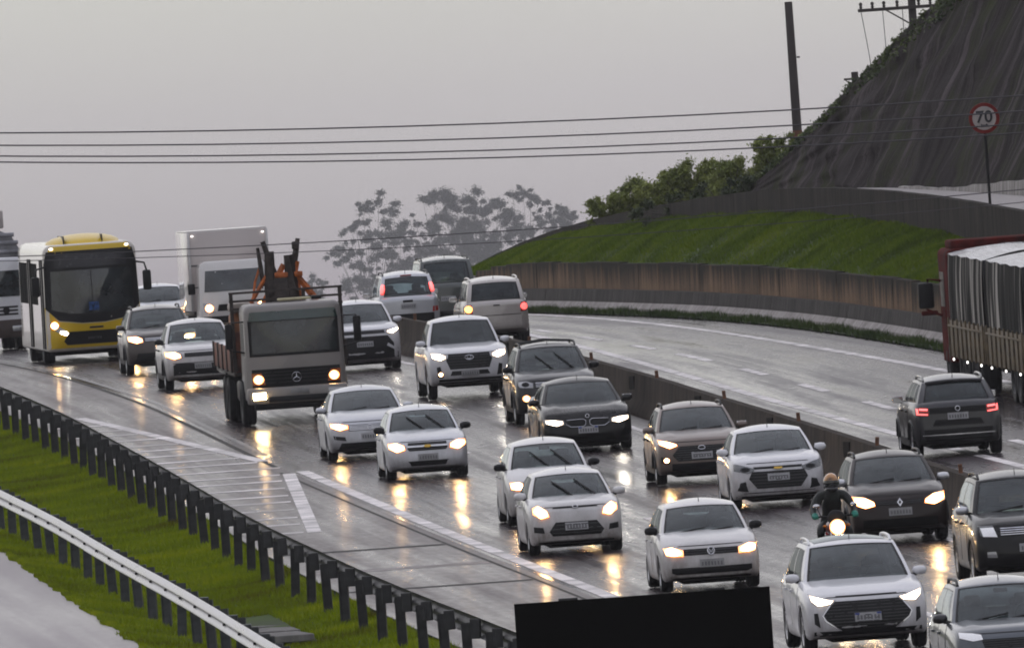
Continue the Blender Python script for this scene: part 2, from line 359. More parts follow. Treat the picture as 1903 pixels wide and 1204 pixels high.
# painted markings: each stripe is a part of its road
def stripe(name, L, y0, y1, w, parent, dz=.006, mat=None, gap=None):
    return sheet(name, off(L, -w/2), off(L, w/2), y0, y1, dz, mat or M_PAINTW, ny=max(2, int((y1-y0)/6)), nx=2, parent=parent)
stripe('edge_line', EDGE, 135, 392, .26, road)
M_WORN = plain('worn_out_road_paint', (.17, .16, .155), .4, var=.5, scale=1.2)
stripe('edge_line', off(EDGE, -.02), 404, 640, .12, road, mat=M_WORN)
LANE = off(EDGE, 3.65)
for k in range(34):
    y0 = 140+16*k
    if y0 < 640: stripe('lane_dash', LANE, y0, y0+4.5, .15, road)
stripe('inner_edge_line', off(MEDB, -.95), 135, 640, .15, road)
stripe('solid_line', OPE, 140, 640, .24, opp, .004)
for k in range(32):
    y0 = 142+15.5*k; stripe('lane_dash', OPD, y0, y0+(6.5 if k % 4 else 9), .22, opp, .004)
stripe('far_edge_line', OPF, 140, 640, .25, opp, .004)
stripe('tar_joint', off(EDGE, -.32), 395, 640, .12, shoulder, .006, M_TAR)
stripe('tar_joint', off(EDGE, -.45), 140, 392, .07, shoulder, .006, M_TAR)
# gore: a chevron of cross stripes between guardrail and edge line
def GA(y): return lerp(-4.75, -9.6, (y-395)/(437-395))
sheet('gore_line', lambda y: GA(y)-.14, lambda y: GA(y)+.14, 400, 440, .008, M_PAINTW, ny=8, nx=2, parent=shoulder)
sheet('gore_line', lambda y: lerp(-3.9, -4.75, (y-357)/36)-.13, lambda y: lerp(-3.9, -4.75, (y-357)/36)+.13, 357, 391, .008, M_PAINTW, ny=8, nx=2, parent=shoulder)
for k in range(19):
    y = 357+4.2*k+.3*math.sin(k*2.1)
    r_ = (lerp(-3.9, -4.75, (y-357)/36)-.2) if y < 393 else GA(y)-.2
    l_ = GR2(y)+.55
    if r_-l_ > .25: sheet('hatch_stripe', lambda q, l_=l_: l_, lambda q, r_=r_: r_, y, y+.62, .008, M_PAINTW, ny=2, nx=6, parent=shoulder)
for y, w in ((336, 1.0), (346, .7), (327, .6)):
    sheet('pavement_joint', lambda q: GR2(q)+.5, lambda q: EDGE(q)-.5, y, y+w, .006, M_TAR if w < .9 else M_SPLASH, ny=2, nx=6, parent=shoulder)

# ------------------------------------------------------------------ guardrails
def wbeam(L, y0, y1, face, z0=.45, step=2.0):
    """corrugated W beam; face = -1 shows its waves towards -x"""
    prof = [(0, .31), (.02, .29), (.07, .255), (.075, .215), (.02, .175), (.015, .14), (.07, .10), (.075, .06), (.02, .02), (0, 0)]
    b = MB(); yy = lin(y0, y1, int((y1-y0)/step)+1)
    b.grid(lambda i, y: (L(y)+face*prof[int(i)][0], y, zr(y)+z0+prof[int(i)][1]), range(len(prof)), yy)
    b.grid(lambda i, y: (L(y)+face*prof[int(i)][0]-face*.006, y, zr(y)+z0+prof[int(i)][1]), range(len(prof)), yy, flip=True)
    return b
def guardrail(name, label, L, y0, y1, face, mat, pmat, postmesh, seglen=4.0):
    r = empty(name, (L(y0), y0, zr(y0))); tag(r, label, 'guardrail'); inv = Vector(r.location)
    y = y0
    while y < y1-.1:
        e = min(y+seglen, y1); bb = wbeam(L, y, e+.12, face, step=1.0)
        bb.v = [(v[0]-inv.x, v[1]-inv.y, v[2]-inv.z+(.002 if int((y-y0)/seglen) % 2 else 0)) for v in bb.v]
        bb.build('rail_beam', mat, r, smooth=50, normals=False)
        for nm, me, dy in (('post', postmesh[0], .35), ('spacer_block', postmesh[1], .35)):
            o = link(nm, me, r); p = y+dy; dd = -face*(.20 if nm == 'post' else .09)
            o.location = Vector((L(p)+dd, p, zr(p)))-inv; o.rotation_euler = (random.uniform(-.05, .05), random.uniform(-.05, .05), -math.atan(.077)+random.uniform(-.1, .1))
        for q in (.3, .6):
            o = link('bolt', BOLT, r); p = y+.35; o.location = Vector((L(p)+face*.028, p, zr(p)+.45+.157))-inv + Vector((0, 2*(q-.3)*4, 0)); o.rotation_euler = (0, 0, 0)
        y = e
    return r
b = MB(); b.lathe([(-.03, .0), (-.03, .022), (.03, .022), (.03, 0)], 8, axis='X'); BOLT = b.mesh('bolt', M_BLK)
def postmesh(pm):
    b = MB(); b.box((0, 0, .21), (.15, .012, .98)); b.box((-.07, 0, .21), (.012, .10, .98)); b.box((.07, 0, .21), (.012, .10, .98)); a = b.mesh('post', pm)
    b = MB(); b.box((0, 0, .60), (.16, .13, .30), bev=.01); return a, b.mesh('spacer_block', pm)
PMD = postmesh(M_GALVD)
guardrail('guardrail', 'dark weathered steel guardrail between the grass strip and the hatched gore', GR2, 282, 520, 1, M_GALVD, M_GALVD, PMD)
PMG = postmesh(plain('galvanised_post', (.075, .08, .085), .5, .5, var=.3))
guardrail('guardrail', 'bright wet galvanised guardrail beside the pale concrete ramp', GR1, 282, 440, -1, M_GALV, M_GALVD, PMG)

def tap(y): return 1.0 if y < 560 else max(0.0, 1-(y-560)/32)
# ------------------------------------------------------------------ concrete median barrier
mb = empty('median_barrier', (MEDB(300), 300, zr(300))); tag(mb, 'grimy brown concrete median barrier dividing the two carriageways', 'barrier'); inv = Vector(mb.location)
def prof_strip(parent, inv, name, L, y0, y1, prof, mat, step=2.0, smooth=40):
    b = MB(); yy = lin(y0, y1, max(2, int((y1-y0)/step)+1)); n = len(prof); base = 0
    for y in yy:
        for (dx, dz) in prof: b.v.append((L(y)+dx-inv.x, y-inv.y, zr(y)+dz-inv.z))
    for j in range(len(yy)-1):
        for i in range(n): b.f.append((j*n+i, j*n+(i+1) % n, (j+1)*n+(i+1) % n, (j+1)*n+i))
    b.f.append(tuple(range(n))); e = (len(yy)-1)*n; b.f.append(tuple(e+i for i in reversed(range(n))))
    return b.build(name, mat, parent, smooth=smooth)
JERSEY = [(-.30, -.1), (-.30, .08), (-.14, .33), (-.09, .86), (.09, .86), (.14, .33), (.30, .08), (.30, -.1)]
y = 200.0; k = 0
while y < 565:
    w = 12.0; prof_strip(mb, inv, 'barrier_segment', MEDB, y, y+w-.05, [(a, c+(.004 if k % 2 else 0)) for a, c in JERSEY], M_MED, 3.0); y += w; k += 1
delin = MB(); delin.box((0, 0, .075), (.075, .05, .17), bev=.012); DEL = delin.mesh('delineator', plain('rusty_delineator', (.16, .07, .035), .6, var=.4, scale=12))
notch = MB(); notch.box((0, 0, 0), (.05, 1.3, .30), bev=.02); NOT = notch.mesh('drain_recess', M_DARK)
for k in range(17):
    p = 304.5+17.6*k
    if p < 560:
        o = link('delineator', DEL, mb); o.location = Vector((MEDB(p), p, zr(p)+.862))-inv; o.rotation_euler = (random.uniform(-.06, .06), random.uniform(-.08, .08), 0)
        q = p+5.5; o = link('drain_recess', NOT, mb); o.location = Vector((MEDB(q)-.105, q, zr(q)+.64))-inv; o.rotation_euler = (0, 0, math.atan(.075))

# ------------------------------------------------------------------ retaining wall, barrier, bank, parapet, upper road
wl = empty('barrier_wall', (WALL(460), 460, zr(460))); tag(wl, 'low stained concrete barrier with splash-bleached foot along the far verge', 'barrier'); inv = Vector(wl.location)
y = 392.0; k = 0
def shift(L, d): return lambda y: L(y)+d
while y < 585:
    e = y+9.0; j = .004*(k % 2)
    prof_strip(wl, inv, 'splash_foot', WALL, y, e-.04, [(-.02-j, -.1), (-.02-j, .17), (.10-j, .31), (.5, .31), (.5, -.1)], M_SPLASH, 3.0)
    prof_strip(wl, inv, 'barrier_segment', WALL, y, e-.04, [(.11-j, .312), (.17-j, .64+j), (.36, .64+j), (.36, .312)], M_BARR, 3.0)
    y = e; k += 1
def tan(name, c, d):
    M = Mat(name); M.set(Roughness=.85, Specular_IOR_Level=.08); g = M.n.new('ShaderNodeNewGeometry').outputs['Position']
    def nz_(sc, k, dt=6): m = M.n.new('ShaderNodeMapping'); m.inputs['Scale'].default_value = sc; M.l.new(g, m.inputs[0]); return M.noise(m.outputs[0], k, dt, .65)
    st = nz_((.2, 1.0, .12), 1.6); big = nz_((.2, .12, .2), 1.0); f = nz_((1, 1, 1), 14)
    sp_ = M.n.new('ShaderNodeSeparateXYZ'); M.l.new(M.coord(), sp_.inputs[0])
    h = M.math('ADD', sp_.outputs['Z'], M.math('ADD', M.math('MULTIPLY', st, -1.5), M.math('MULTIPLY', big, -.9)))
    stain = M.rng(h, -.42, .12, 0, 1)
    col = M.ramp(M.math('ADD', M.math('MULTIPLY', st, .6), M.math('MULTIPLY', f, .4)), (.35, d), (.6, c))
    M.to(M.mix(stain, col, (.022, .019, .015)), 'Base Color'); M.bump(f, .3, .02); return M.m
M_TAN = [tan('stained_tan_wall_%d' % i, c, d) for i, (c, d) in enumerate((((.21, .135, .085), (.075, .052, .035)), ((.17, .112, .072), (.058, .044, .031)), ((.235, .152, .094), (.085, .06, .04))))]
rw = empty('retaining_wall', (WALL(460)+.4, 460, zr(460))); tag(rw, 'tan concrete retaining wall with black water streaks under the grass bank', 'wall'); inv = Vector(rw.location)
y = 392.0; k = 0
while y < 585:
    e = y+4.5; d = .008*((k*7) % 3); org = Vector((WALL(y), y, zr(y))); tp_ = .5+(.86+.02*math.sin(k*1.7))*tap(y+4)
    pn = prof_strip(rw, org, 'wall_panel', WALL, y, e-.05, [(.37-d, .3), (.40-d, tp_), (.66, tp_), (.66, .3)], M_TAN[(k*5) % 3], 2.3); pn.location = org-inv
    y = e; k += 1
UPX = shift(WALL, 2.75)
def bz(y, t):
    a, c = zr(y)+.3+1.03*tap(y), ZU(y)-UH(y)-.02
    return lerp(a, c, t)+.12*math.sin(math.pi*t)*max(0, min(1, (c-a)))
bank = sheet('grass_bank', shift(WALL, .6), UPX, 392, 600, 0, M_SOD, nx=8, zf=bz)
pw_ = empty('parapet_wall', (UPX(460), 460, ZU(460))); tag(pw_, 'dark mossy concrete parapet along the upper road above the grass bank', 'wall'); inv = Vector(pw_.location)
y = 380.0; k = 0
while y < 606:
    e = y+5.0; b = MB(); n = 4; yy = lin(y, e-.04, 4)
    for q in yy:
        for dx, z in ((0, ZU(q)-UH(q)-.4), (.02, ZU(q)+.006*(k % 2)), (.24, ZU(q)+.006*(k % 2)), (.26, ZU(q)-UH(q)-.4)): b.v.append((UPX(q)+dx-inv.x, q-inv.y, z-inv.z))
    for j in range(3):
        for i in range(4): b.f.append((j*4+i, j*4+(i+1) % 4, (j+1)*4+(i+1) % 4, (j+1)*4+i))
    b.f += [(0, 1, 2, 3), (15, 14, 13, 12)]; b.build('parapet_segment', M_UPW, pw_); y = e; k += 1
RISE = Line([(300, .9), (440, .5), (470, .3), (488, .17), (505, .2), (520, .3), (700, .36)])
sheet('upper_road', shift(UPX, .25), shift(UPX, 2.2), 300, 660, 0, M_RAMP, nx=5, zf=lambda y, t: ZU(y)-.35+RISE(y)*t)
HB = shift(UPX, 2.2)
# pale kerb wall at the foot of the hillside
kw = empty('kerb_wall', (HB(470), 470, ZU(470)+.3)); tag(kw, 'low pale concrete kerb wall at the foot of the dark hillside', 'wall'); inv = Vector(kw.location)
y = 400.0
while y < 500:
    e = y+6; b = MB(); yy = lin(y, e-.04, 4)
    for q in yy:
        for dx, z in ((-.12, -.15), (-.08, max(.06, .62-.019*(q-462))+.03*math.sin(q)), (.1, max(.06, .62-.019*(q-462))), (.12, -.15)): b.v.append((HB(q)+dx-inv.x, q-inv.y, ZU(q)-.35+RISE(q)+z-inv.z))
    for j in range(3):
        for i in range(4): b.f.append((j*4+i, j*4+(i+1) % 4, (j+1)*4+(i+1) % 4, (j+1)*4+i))
    b.f += [(0, 1, 2, 3), (15, 14, 13, 12)]; b.build('kerb_segment', M_PALE, kw); y = e
# hillside cut, sprayed with dark concrete and streaked by water
HH = Line([(380, 21), (440, 16), (470, 12), (490, 8.8), (500, 6.9), (510, 4.9), (517, 3.6), (524, 2.2), (530, 1.2), (537, 0), (700, 0)])
M = Mat('streaked_hillside'); M.set(Roughness=.9, Specular_IOR_Level=.04)
st = M.noise(M.coord(scale=(.03, .55, .05)), 2.2, 4, .6); pa = M.noise(M.coord(scale=(.3, .2, .3)), 1.0, 5, .6); fi = M.noise(M.coord(), 9, 6, .65)
a = M.math('ADD', M.math('MULTIPLY', st, .65), M.math('ADD', M.math('MULTIPLY', pa, .2), M.math('MULTIPLY', fi, .15)))
c1 = M.ramp(a, (.36, (.009, .0075, .0075)), (.52, (.030, .025, .0255)), (.76, (.14, .12, .126)))
M.to(M.mix(M.rng(M.noise(M.coord(scale=(.5, .35, .5)), 1.0, 6, .65), .48, .64, 0, .8), c1, (.026, .032, .010)), 'Base Color'); M.bump(a, .7, .25); M_HILL = M.m
def hill(s, y):
    h = HH(y); top = ZU(y)-.35+RISE(y); px, pz = 0, 0
    if s <= 1: px = .50*h*s; pz = h*s
    else: px = .5*h+(s-1)*16; pz = h+(s-1)*h*.12-(s-1)*.6
    j = .22*math.sin(y*.9+s*7)+.16*math.sin(y*2.3+s*13)+.12*math.sin(s*31+y*.4)+.10*math.sin(y*4.7+s*3)+.08*math.sin(y*7.9-s*22)
    j *= .6*min(1, h*.4)*(0 if s == 0 else 1)
    return (HB(y)+px+j*.6, y+j, top+pz+j*.3)
b = MB(); b.grid(hill, [i/26 for i in range(27)]+[1.1, 1.3, 1.7, 2.4, 3.5, 5], lin(380, 690, 150))
tag(b.build('hillside', M_HILL, smooth=180, normals=False), kind='structure')

# ------------------------------------------------------------------ grass
def grassmat(name, c1, c2, c3):
    M = Mat(name); M.set(Roughness=.7, Specular_IOR_Level=.06)
    v = M.coord(); n = M.noise(v, .35, 4, .6); f = M.noise(v, 9, 3, .6)
    col = M.ramp(M.math('ADD', M.math('MULTIPLY', n, .7), M.math('MULTIPLY', f, .3)), (.36, c1), (.5, c2), (.66, c3)); M.to(col, 'Base Color'); return M.m
M_GRASS = grassmat('wet_lawn', (.11, .10, .005), (.19, .255, .002), (.31, .345, .005))
M_GRASSB = grassmat('bank_grass', (.045, .072, .004), (.098, .15, .007), (.16, .205, .012))
M_WEED = grassmat('verge_weeds', (.03, .05, .015), (.05, .08, .02), (.08, .10, .03))
def grass(name, label, n, y0, y1, fx, fz, h, mat, lean=.35, w=.014, cat='grass', clump=0, keep=None):
    y = RNG.uniform(y0, y1, n*2); t = RNG.uniform(0, 1, n*2)
    if clump: 
        dn = np.sin(y*1.3+t*9)+np.sin(y*.37+4*t)+np.sin(y*3.1-t*17); k = RNG.uniform(-2.2, 2.2, n*2) < dn; y, t = y[k], t[k]
    y, t = y[:n], t[:n]; n = len(y)
    gy = np.arange(y0-2, y1+2, 1.0); XL = np.array([fx(q)[0] for q in gy]); XR = np.array([fx(q)[1] for q in gy])
    x = np.interp(y, gy, XL)*(1-t)+np.interp(y, gy, XR)*t
    ts = np.linspace(0, 1, 9); ZG = np.array([[fz(q, u) for u in ts] for q in gy])
    iy = np.clip(((y-gy[0])/1.0).astype(int), 0, len(gy)-2); fy = y-gy[iy]; it = np.clip((t*8).astype(int), 0, 7); ft = t*8-it
    z = (ZG[iy, it]*(1-fy)+ZG[iy+1, it]*fy)*(1-ft)+(ZG[iy, it+1]*(1-fy)+ZG[iy+1, it+1]*fy)*ft
    hh = h*RNG.uniform(.5, 1.25, n)*(1+.35*np.sin(y*.8+x*1.7)); an = RNG.uniform(0, 2*np.pi, n); le = RNG.normal(0, lean, (n, 2))*hh[:, None]
    V = np.empty((n, 3, 3)); dx, dy = np.cos(an)*w, np.sin(an)*w
    V[:, 0] = np.stack([x-dx, y-dy, z-.02], 1); V[:, 1] = np.stack([x+dx, y+dy, z-.02], 1); V[:, 2] = np.stack([x+le[:, 0], y+le[:, 1], z+hh], 1)
    if keep is not None: V = V[keep(x, y)]; n = len(V)
    me = fast_mesh(name, V.reshape(-1, 3), np.arange(3*n).reshape(n, 3), mat); o = link(name, me); tag(o, label, cat, kind='stuff'); return o
def slab_keep(x, y): return ~((np.abs(y-320) < 6.3) & (np.abs(x+4.35+(y-320)*.077) < .42))
grass('grass', 'bright green wet lawn between the two guardrails', 330000, 284, 470, lambda y: (RAMP(y)+.02, GR2(y)+.33), gz, .085, M_GRASS, w=.012, keep=slab_keep)
grass('grass', 'green grass bank above the tan retaining wall', 175000, 400, 598, lambda y: (WALL(y)+.62, UPX(y)), bz, .10, M_GRASSB, w=.016)
grass('weeds', 'ragged weeds along the foot of the bleached barrier', 16000, 395, 580, lambda y: (WALL(y)-.5, WALL(y)-.02), lambda y, t: zr(y)+.03, .15, M_WEED, clump=1, w=.02)
grass('grass', 'ragged grass fringe overhanging the pale concrete ramp', 26000, 284, 420, lambda y: (RAMP(y)-.03-.05*(math.sin(y*2.7)+math.sin(y*1.1)+.8*math.sin(y*7.3)), RAMP(y)+.1), lambda y, t: zr(y)-.02, .07, M_GRASS, clump=1, w=.013)
# broken concrete drain slabs in the lawn
ds = empty('drain_slab', (-4.35, 320, zr(320)-.40)); tag(ds, 'cracked grey concrete drain slab let into the lawn beside the bright guardrail', 'slab')
for i, (dy, l, w_, r_) in enumerate(((-4.4, 3.6, .62, .01), (-.5, 3.9, .78, -.02), (3.6, 3.8, .66, .02))):
    bb = MB(); bb.box((dy*-.077, dy, .10+.02*i), (w_, l, .12), rz=.077+r_, bev=.015); bb.build('slab_piece', M_SLAB, ds)

# ================================================================== vehicles
def wheel_meshes(r, w, rim=None, steel_=False, spokes=5):
    b = MB(); pr = [(-w/2+.01, r*.62), (-w/2, r*.70), (-w/2, r*.90), (-w/2+.025, r*.98), (-w*.2, r), (-w*.19, r*.975), (-w*.12, r*.975), (-w*.11, r), (w*.11, r), (w*.12, r*.975), (w*.19, r*.975), (w*.2, r), (w/2-.025, r*.98), (w/2, r*.90), (w/2, r*.70), (w/2-.01, r*.62)]
    b.lathe(pr, 28, axis='X'); ty = b.mesh('wheel', M_RUB, 35)
    b = MB(); rr = r*.64; b.lathe([(.0, rr*.99), (-w*.42, rr), (-w*.46, rr*.97), (-w*.40, rr*.90), (-w*.12, rr*.86), (-w*.10, .0)], 28, axis='X')
    for k in range(spokes):
        a = 2*math.pi*k/spokes; m = MB(); m.box((-w*.33, 0, rr*.48), (.03, rr*.30, rr*.9), bev=.01)
        b.add([(v[0], v[1]*math.cos(a)-v[2]*math.sin(a), v[1]*math.sin(a)+v[2]*math.cos(a)) for v in m.v], m.f)
    b.lathe([(-w*.40, 0.001), (-w*.40, rr*.2), (-w*.3, rr*.24)], 12, axis='X')
    return ty, b.mesh('rim', rim or M_RIM, 35)
WM = {}
def add_wheel(root, x, y, r, w=.2, rim=None, spokes=5):
    key = (round(r, 3), w, rim.name if rim else '', spokes)
    if key not in WM: WM[key] = wheel_meshes(r, w, rim, spokes=spokes)
    o = link('wheel', WM[key][0], root); o.location = (x, y, r); o.rotation_euler = (0, 0, 0 if x < 0 else math.pi)
    q = link('rim', WM[key][1], o); return o
def spline(pts):
    ys_ = np.array([p[0] for p in pts], float); zs = np.array([p[1] for p in pts], float)
    def f(t):       # pchip-like monotone interpolation
        if t <= ys_[0]: return float(zs[0])
        if t >= ys_[-1]: return float(zs[-1])
        i = int(np.searchsorted(ys_, t)-1); h = np.diff(ys_); d = np.diff(zs)/h
        def m(k):
            if k == 0: return d[0]
            if k == len(d): return d[-1]
            return 0 if d[k-1]*d[k] <= 0 else 2*d[k-1]*d[k]/(d[k-1]+d[k])
        u = (t-ys_[i])/h[i]; a, c = m(i)*h[i], m(i+1)*h[i]
        return float((2*u**3-3*u*u+1)*zs[i]+(u**3-2*u*u+u)*a+(-2*u**3+3*u*u)*zs[i+1]+(u**3-u*u)*c)
    return f
def road_pose(x, y, away=False, Lref=None):
    dx = (Lref or MEDB).d(y); a = math.atan(zslope(y)); phi = math.atan(-dx)
    return (-a, 0, phi+math.pi) if away else (a, 0, phi)
class Car:
    """origin: on the ground under the middle of the front axle; nose towards -y; t = distance behind the nose"""
    def __init__(s, name, label, cat, x, y, paintm, L=4.0, W=1.7, H=1.48, wb=2.5, fo=.78, wr=.30, ground=.18, nose=.72, cowl=.95, belt=.97, tail=.98,
                 wbt=1.02, wtt=1.78, rtt=3.3, rbt=3.85, glass=None, sglass=None, away=False, bow=.11, lean=.10, rail=None, group=None, cabw=.885, roofw=.70, rim=None,
                 bed=None, windows=None, mirror=None, wiper=True, spokes=5, dyaw=0.0, trim=None, roofmat=None, rearcap=None, cladding=None, tw=.20):
        s.L, s.W, s.H, s.fo, s.g = L, W, H, fo, ground; s.hw = W/2; s.paint = paintm
        s.root = empty(name, (x, y, zr(y)), road_pose(x, y, away)); s.root.rotation_euler.z += dyaw; tag(s.root, label, cat, group)
        r = s.root
        top = spline([(0, nose-.10), (.05, nose-.03), (.16, nose+.015), (.5, nose+(cowl-nose)*.55), (wbt, cowl), (wbt+.4, belt)] + (bed if bed else [(rbt-.2, belt+.03)]) + [(L-.12, tail), (L-.03, tail-.03), (L, tail-.10)])
        plan = spline([(0, .90), (.12, .945), (.35, .975), (.8, .995), (L*.4, 1.0), (L*.75, 1.0), (L-.5, .97), (L-.12, .92), (L, .88)])
        bot = spline([(0, ground+.06), (.25, ground+.01), (.8, ground), (L-.8, ground), (L-.25, ground+.05), (L, ground+.13)])
        s.top, s.plan, s.bot = top, plan, bot
        R_ = wr*1.19; aw = [fo, fo+wb]
        ts = sorted(set([round(q, 3) for q in ([0, .012, .03, .06, .1, .16, .24, .34, .45] + lin(.5, L-.45, 44) + [L-.34, L-.24, L-.16, L-.1, L-.06, L-.03, L-.012, L] + [a+R_*math.sin(R(k)) for a in aw for k in range(-90, 91, 10)] + [a+sg*(R_+.012) for a in aw for sg in (-1, 1)])]))
        rings = []
        def insetf(t): 
            e = min(t, L-t); return 1-.085*(1-e/.12)**2 if e < .12 else 1.0
        def section(t):
            w = s.hw*plan(t); zb, zt_ = bot(t), top(t); h = zt_-zb; za = zb
            for a in aw:
                if abs(t-a) < R_: za = max(za, wr+math.sqrt(R_*R_-(t-a)**2)*.97)
            wi = s.hw-tw-.09; c = .022
            P = [(0, zb), (wi-.02, zb), (wi, za), (w*.93, za), (w*.968, max(za, zb+.035)), (w*.985, max(za+.004, zb+.12*h)), (w*.995, max(za+.008, zb+.34*h)), (w*1.0, max(za+.012, zb+.56*h)), (w*.996, max(za+.016, zb+.70*h)), (w*.985, max(za+.02, zb+.82*h)), (w*.955, zt_-.055), (w*.915, zt_-.018), (w*.82, zt_-.002), (w*.66, zt_+(.030 if .25 < t < wbt else .006)), (w*.5, zt_+c*.7), (0, zt_+c)]
            f = insetf(t); zc = (zb+zt_)/2
            return [(px*f, zc+(pz-zc)*f) for px, pz in P]
        def warp(px, t, pz):
            y_ = t
            if t < 1.0:
                fall = (1-t)**2; zc = ground+.28*(nose-ground); 
                u = (pz-zc)/(nose-zc); ln = lean*max(0, u)**1.6 if u > 0 else .06*(u/-.4 if u > -.4 else 1)
                y_ += fall*(bow*(px/s.hw)**2+min(ln, lean*1.15))
            if t > L-.8:
                fall = ((t-(L-.8))/.8)**2; y_ -= fall*(.09*(px/s.hw)**2+.05*max(0, (pz-ground-.3)))
            return (px, y_-fo, pz)
        b = MB(); n = 15; loops = []
        def emit_ring(P, t):
            i0 = len(b.v)
            for px, pz in P: b.v.append(warp(px, t, pz))
            for px, pz in reversed(P[1:-1]): b.v.append(warp(-px, t, pz))
            return list(range(i0, len(b.v)))
        def scaled(t, k):
            P = section(t); zc = (bot(t)+top(t))/2; return [(px*k, zc+(pz-zc)*k) for px, pz in P]
        seq = [(ts[0], k) for k in (.04, .3, .55, .78, .92)] + [(t, 1) for t in ts] + [(ts[-1], k) for k in (.92, .78, .55, .3, .04)]
        for t, k in seq: loops.append((t, emit_ring(scaled(t, k) if k < 1 else section(t), t)))
        m = len(loops[0][1]); cab0, cab1 = wbt+.30, (rbt-.18 if not bed else bed[0][0]-.15); s.bodyf = []
        for (t0, A), (t1, B) in zip(loops[:-1], loops[1:]):
            for i in range(m):
                j = (i+1) % m
                if t0 > cab0 and t1 < cab1 and i in (11, 12, 13, 14, 15, 16, 17, 18): continue
                b.f.append((A[i], A[j], B[j], B[i]))
        b.f.append(tuple(loops[0][1])); b.f.append(tuple(reversed(loops[-1][1])))
        s.body = b.build('body', paintm, r, smooth=38); s.bvh = BVHTree.FromPolygons([Vector(v) for v in b.v], b.f)
        # ---- cabin
        wbse, wtop = s.hw*cabw, s.hw*roofw; bb_, bt_ = .10, .07; rb_, rt_ = .07, .05; crown = .035; Hh = H-.085; arc = lambda q: max(0.0, math.sin(math.pi*q))**.7
        zc0 = cowl-.035; blt = lambda q: top(max(wbt+.1, q))-.03
        def front(u, v):
            v2 = v; x_ = u*lerp(wbse, wtop, v2**1.1); t = lerp(wbt-.02+bb_*u*u, wtt+bt_*u*u, v); z = lerp(zc0-.012*u*u, Hh-crown*u*u, v)+.03*4*v*(1-v)*(1-.5*u*u)
            return (x_, t-fo, z)
        def rear(u, v):
            x_ = u*lerp(wbse*.97, wtop*.985, v**1.1); t = lerp(rbt-rb_*u*u, rtt-rt_*u*u, v); z = lerp(blt(rbt)-.01, Hh-.012-crown*u*u, v)
            t += .05*4*v*(1-v)*(1 if rbt-rtt > .2 else .6)
            return (x_, t-fo, z)
        def side(q, v, sg=1):
            tb, tt = lerp(wbt-.02+bb_, rbt-rb_, q), lerp(wtt+bt_, rtt-rt_, q); kb = 1-.03*max(0, (q-.75)/.25); kt = 1-.015*max(0, (q-.75)/.25)
            zb_ = lerp(zc0-.012, blt(rbt)-.01, q) if False else lerp(zc0-.012, blt(tb), min(1, q*6)) if q < 1 else blt(rbt)-.01
            x_ = lerp(wbse*kb, wtop*kt, v**1.1)+.028*4*v*(1-v)*min(1, q*8, (1-q)*8); t = lerp(tb, tt, v); ze = lerp(Hh-crown, Hh-.012-crown, q)+.038*arc(q)
            if q > .9: t += .05*4*v*(1-v)*(1 if rbt-rtt > .2 else .6)*(q-.9)*10*.6
            return (sg*x_, t-fo, lerp(zb_, ze, v)+.03*4*v*(1-v)*max(0, 1-q*10)*.5)
        def roof(u, q):
            a, c = front(u, 1), rear(u, 1); arch = arc(q)
            return (lerp(a[0], c[0], q), lerp(a[1], c[1], q), lerp(a[2], c[2], q)+arch*(.09-.052*u*u))
        s.front, s.side, s.rear, s.roof = front, side, rear, roof
        cb = MB(); tr = MB(); gl = glass or G_MID; sg_ = G_SIDE if (sglass or G_DARK) is G_DARK else (sglass or G_DARK)
        def panel(fn, ub, vb, holes, du=6, dv=5, flip=False):
            for i in range(len(ub)-1):
                for j in range(len(vb)-1):
                    if (i, j) in holes: continue
                    cb.grid(fn, lin(ub[i], ub[i+1], max(2, int(du*(ub[i+1]-ub[i])*4)+2)), lin(vb[j], vb[j+1], max(2, int(dv*(vb[j+1]-vb[j]))+2)), flip)
        def window(nm, fn, u0, u1, v0, v1, mat, e=.014, du=10):
            o = MB().grid(fn, lin(u0, u1, du), lin(v0, v1, 7)).build(nm, mat, r, smooth=180, normals=False)
            cen = Vector(fn((u0+u1)/2, (v0+v1)/2)); ctr = Vector((0, cen.y, .8)) if nm.startswith('side') else Vector((0, 1.6, .9))
            n0 = o.data.polygons[len(o.data.polygons)//2]
            if n0.normal.dot(Vector(n0.center)-ctr) < 0: o.data.flip_normals()
            q = MB()
            for (a0, a1, b0, b1) in ((u0, u1, v0, v0+e*1.6), (u0, u1, v1-e*1.6, v1), (u0, u0+e*(u1-u0)*1.6, v0, v1), (u1-e*(u1-u0)*1.6, u1, v0, v1)):
                def fo2(u, v):
                    p = Vector(fn(u, v)); d = (p-ctr).normalized(); return p+d*.006
                q.grid(fo2, lin(a0, a1, du), lin(b0, b1, 5))
            q.build('window_seal', M_BLK, o, smooth=180, normals=False); return o
        panel(front, [-1, -.93, .93, 1], [0, .03, .955, 1], {(1, 1)}); window('windscreen', front, -.93, .93, .03, .955, gl)
        panel(rear, [-1, -.86, .86, 1], [0, .1, .9, 1], {(1, 1)}); window('rear_window', rear, -.86, .86, .1, .9, gl if (away or gl is G_CLEAR) else sg_)
        wins = windows or [(.085, .44), (.475, .78), (.815, .94)]
        ub = [0]
        for a, c in wins: ub += [a, c]
        ub.append(1); holes = {(2*i+1, 1) for i in range(len(wins))}
        for sg in (1, -1):
            fn = lambda q, v, sg=sg: side(q, v, sg)
            panel(fn, ub, [0, .05, .88, 1], holes, du=5)
            for a, c in wins: window('side_window', fn, a, c, .05, .88, sg_, du=7)
        cb.grid(roof, lin(-1, 1, 15), [0, .02, .05, .1, .17, .27, .4, .55, .7, .82, .91, .97, 1])
        s.cabin = cb.build('cabin', trim or paintm, r, smooth=40, merge=.004)
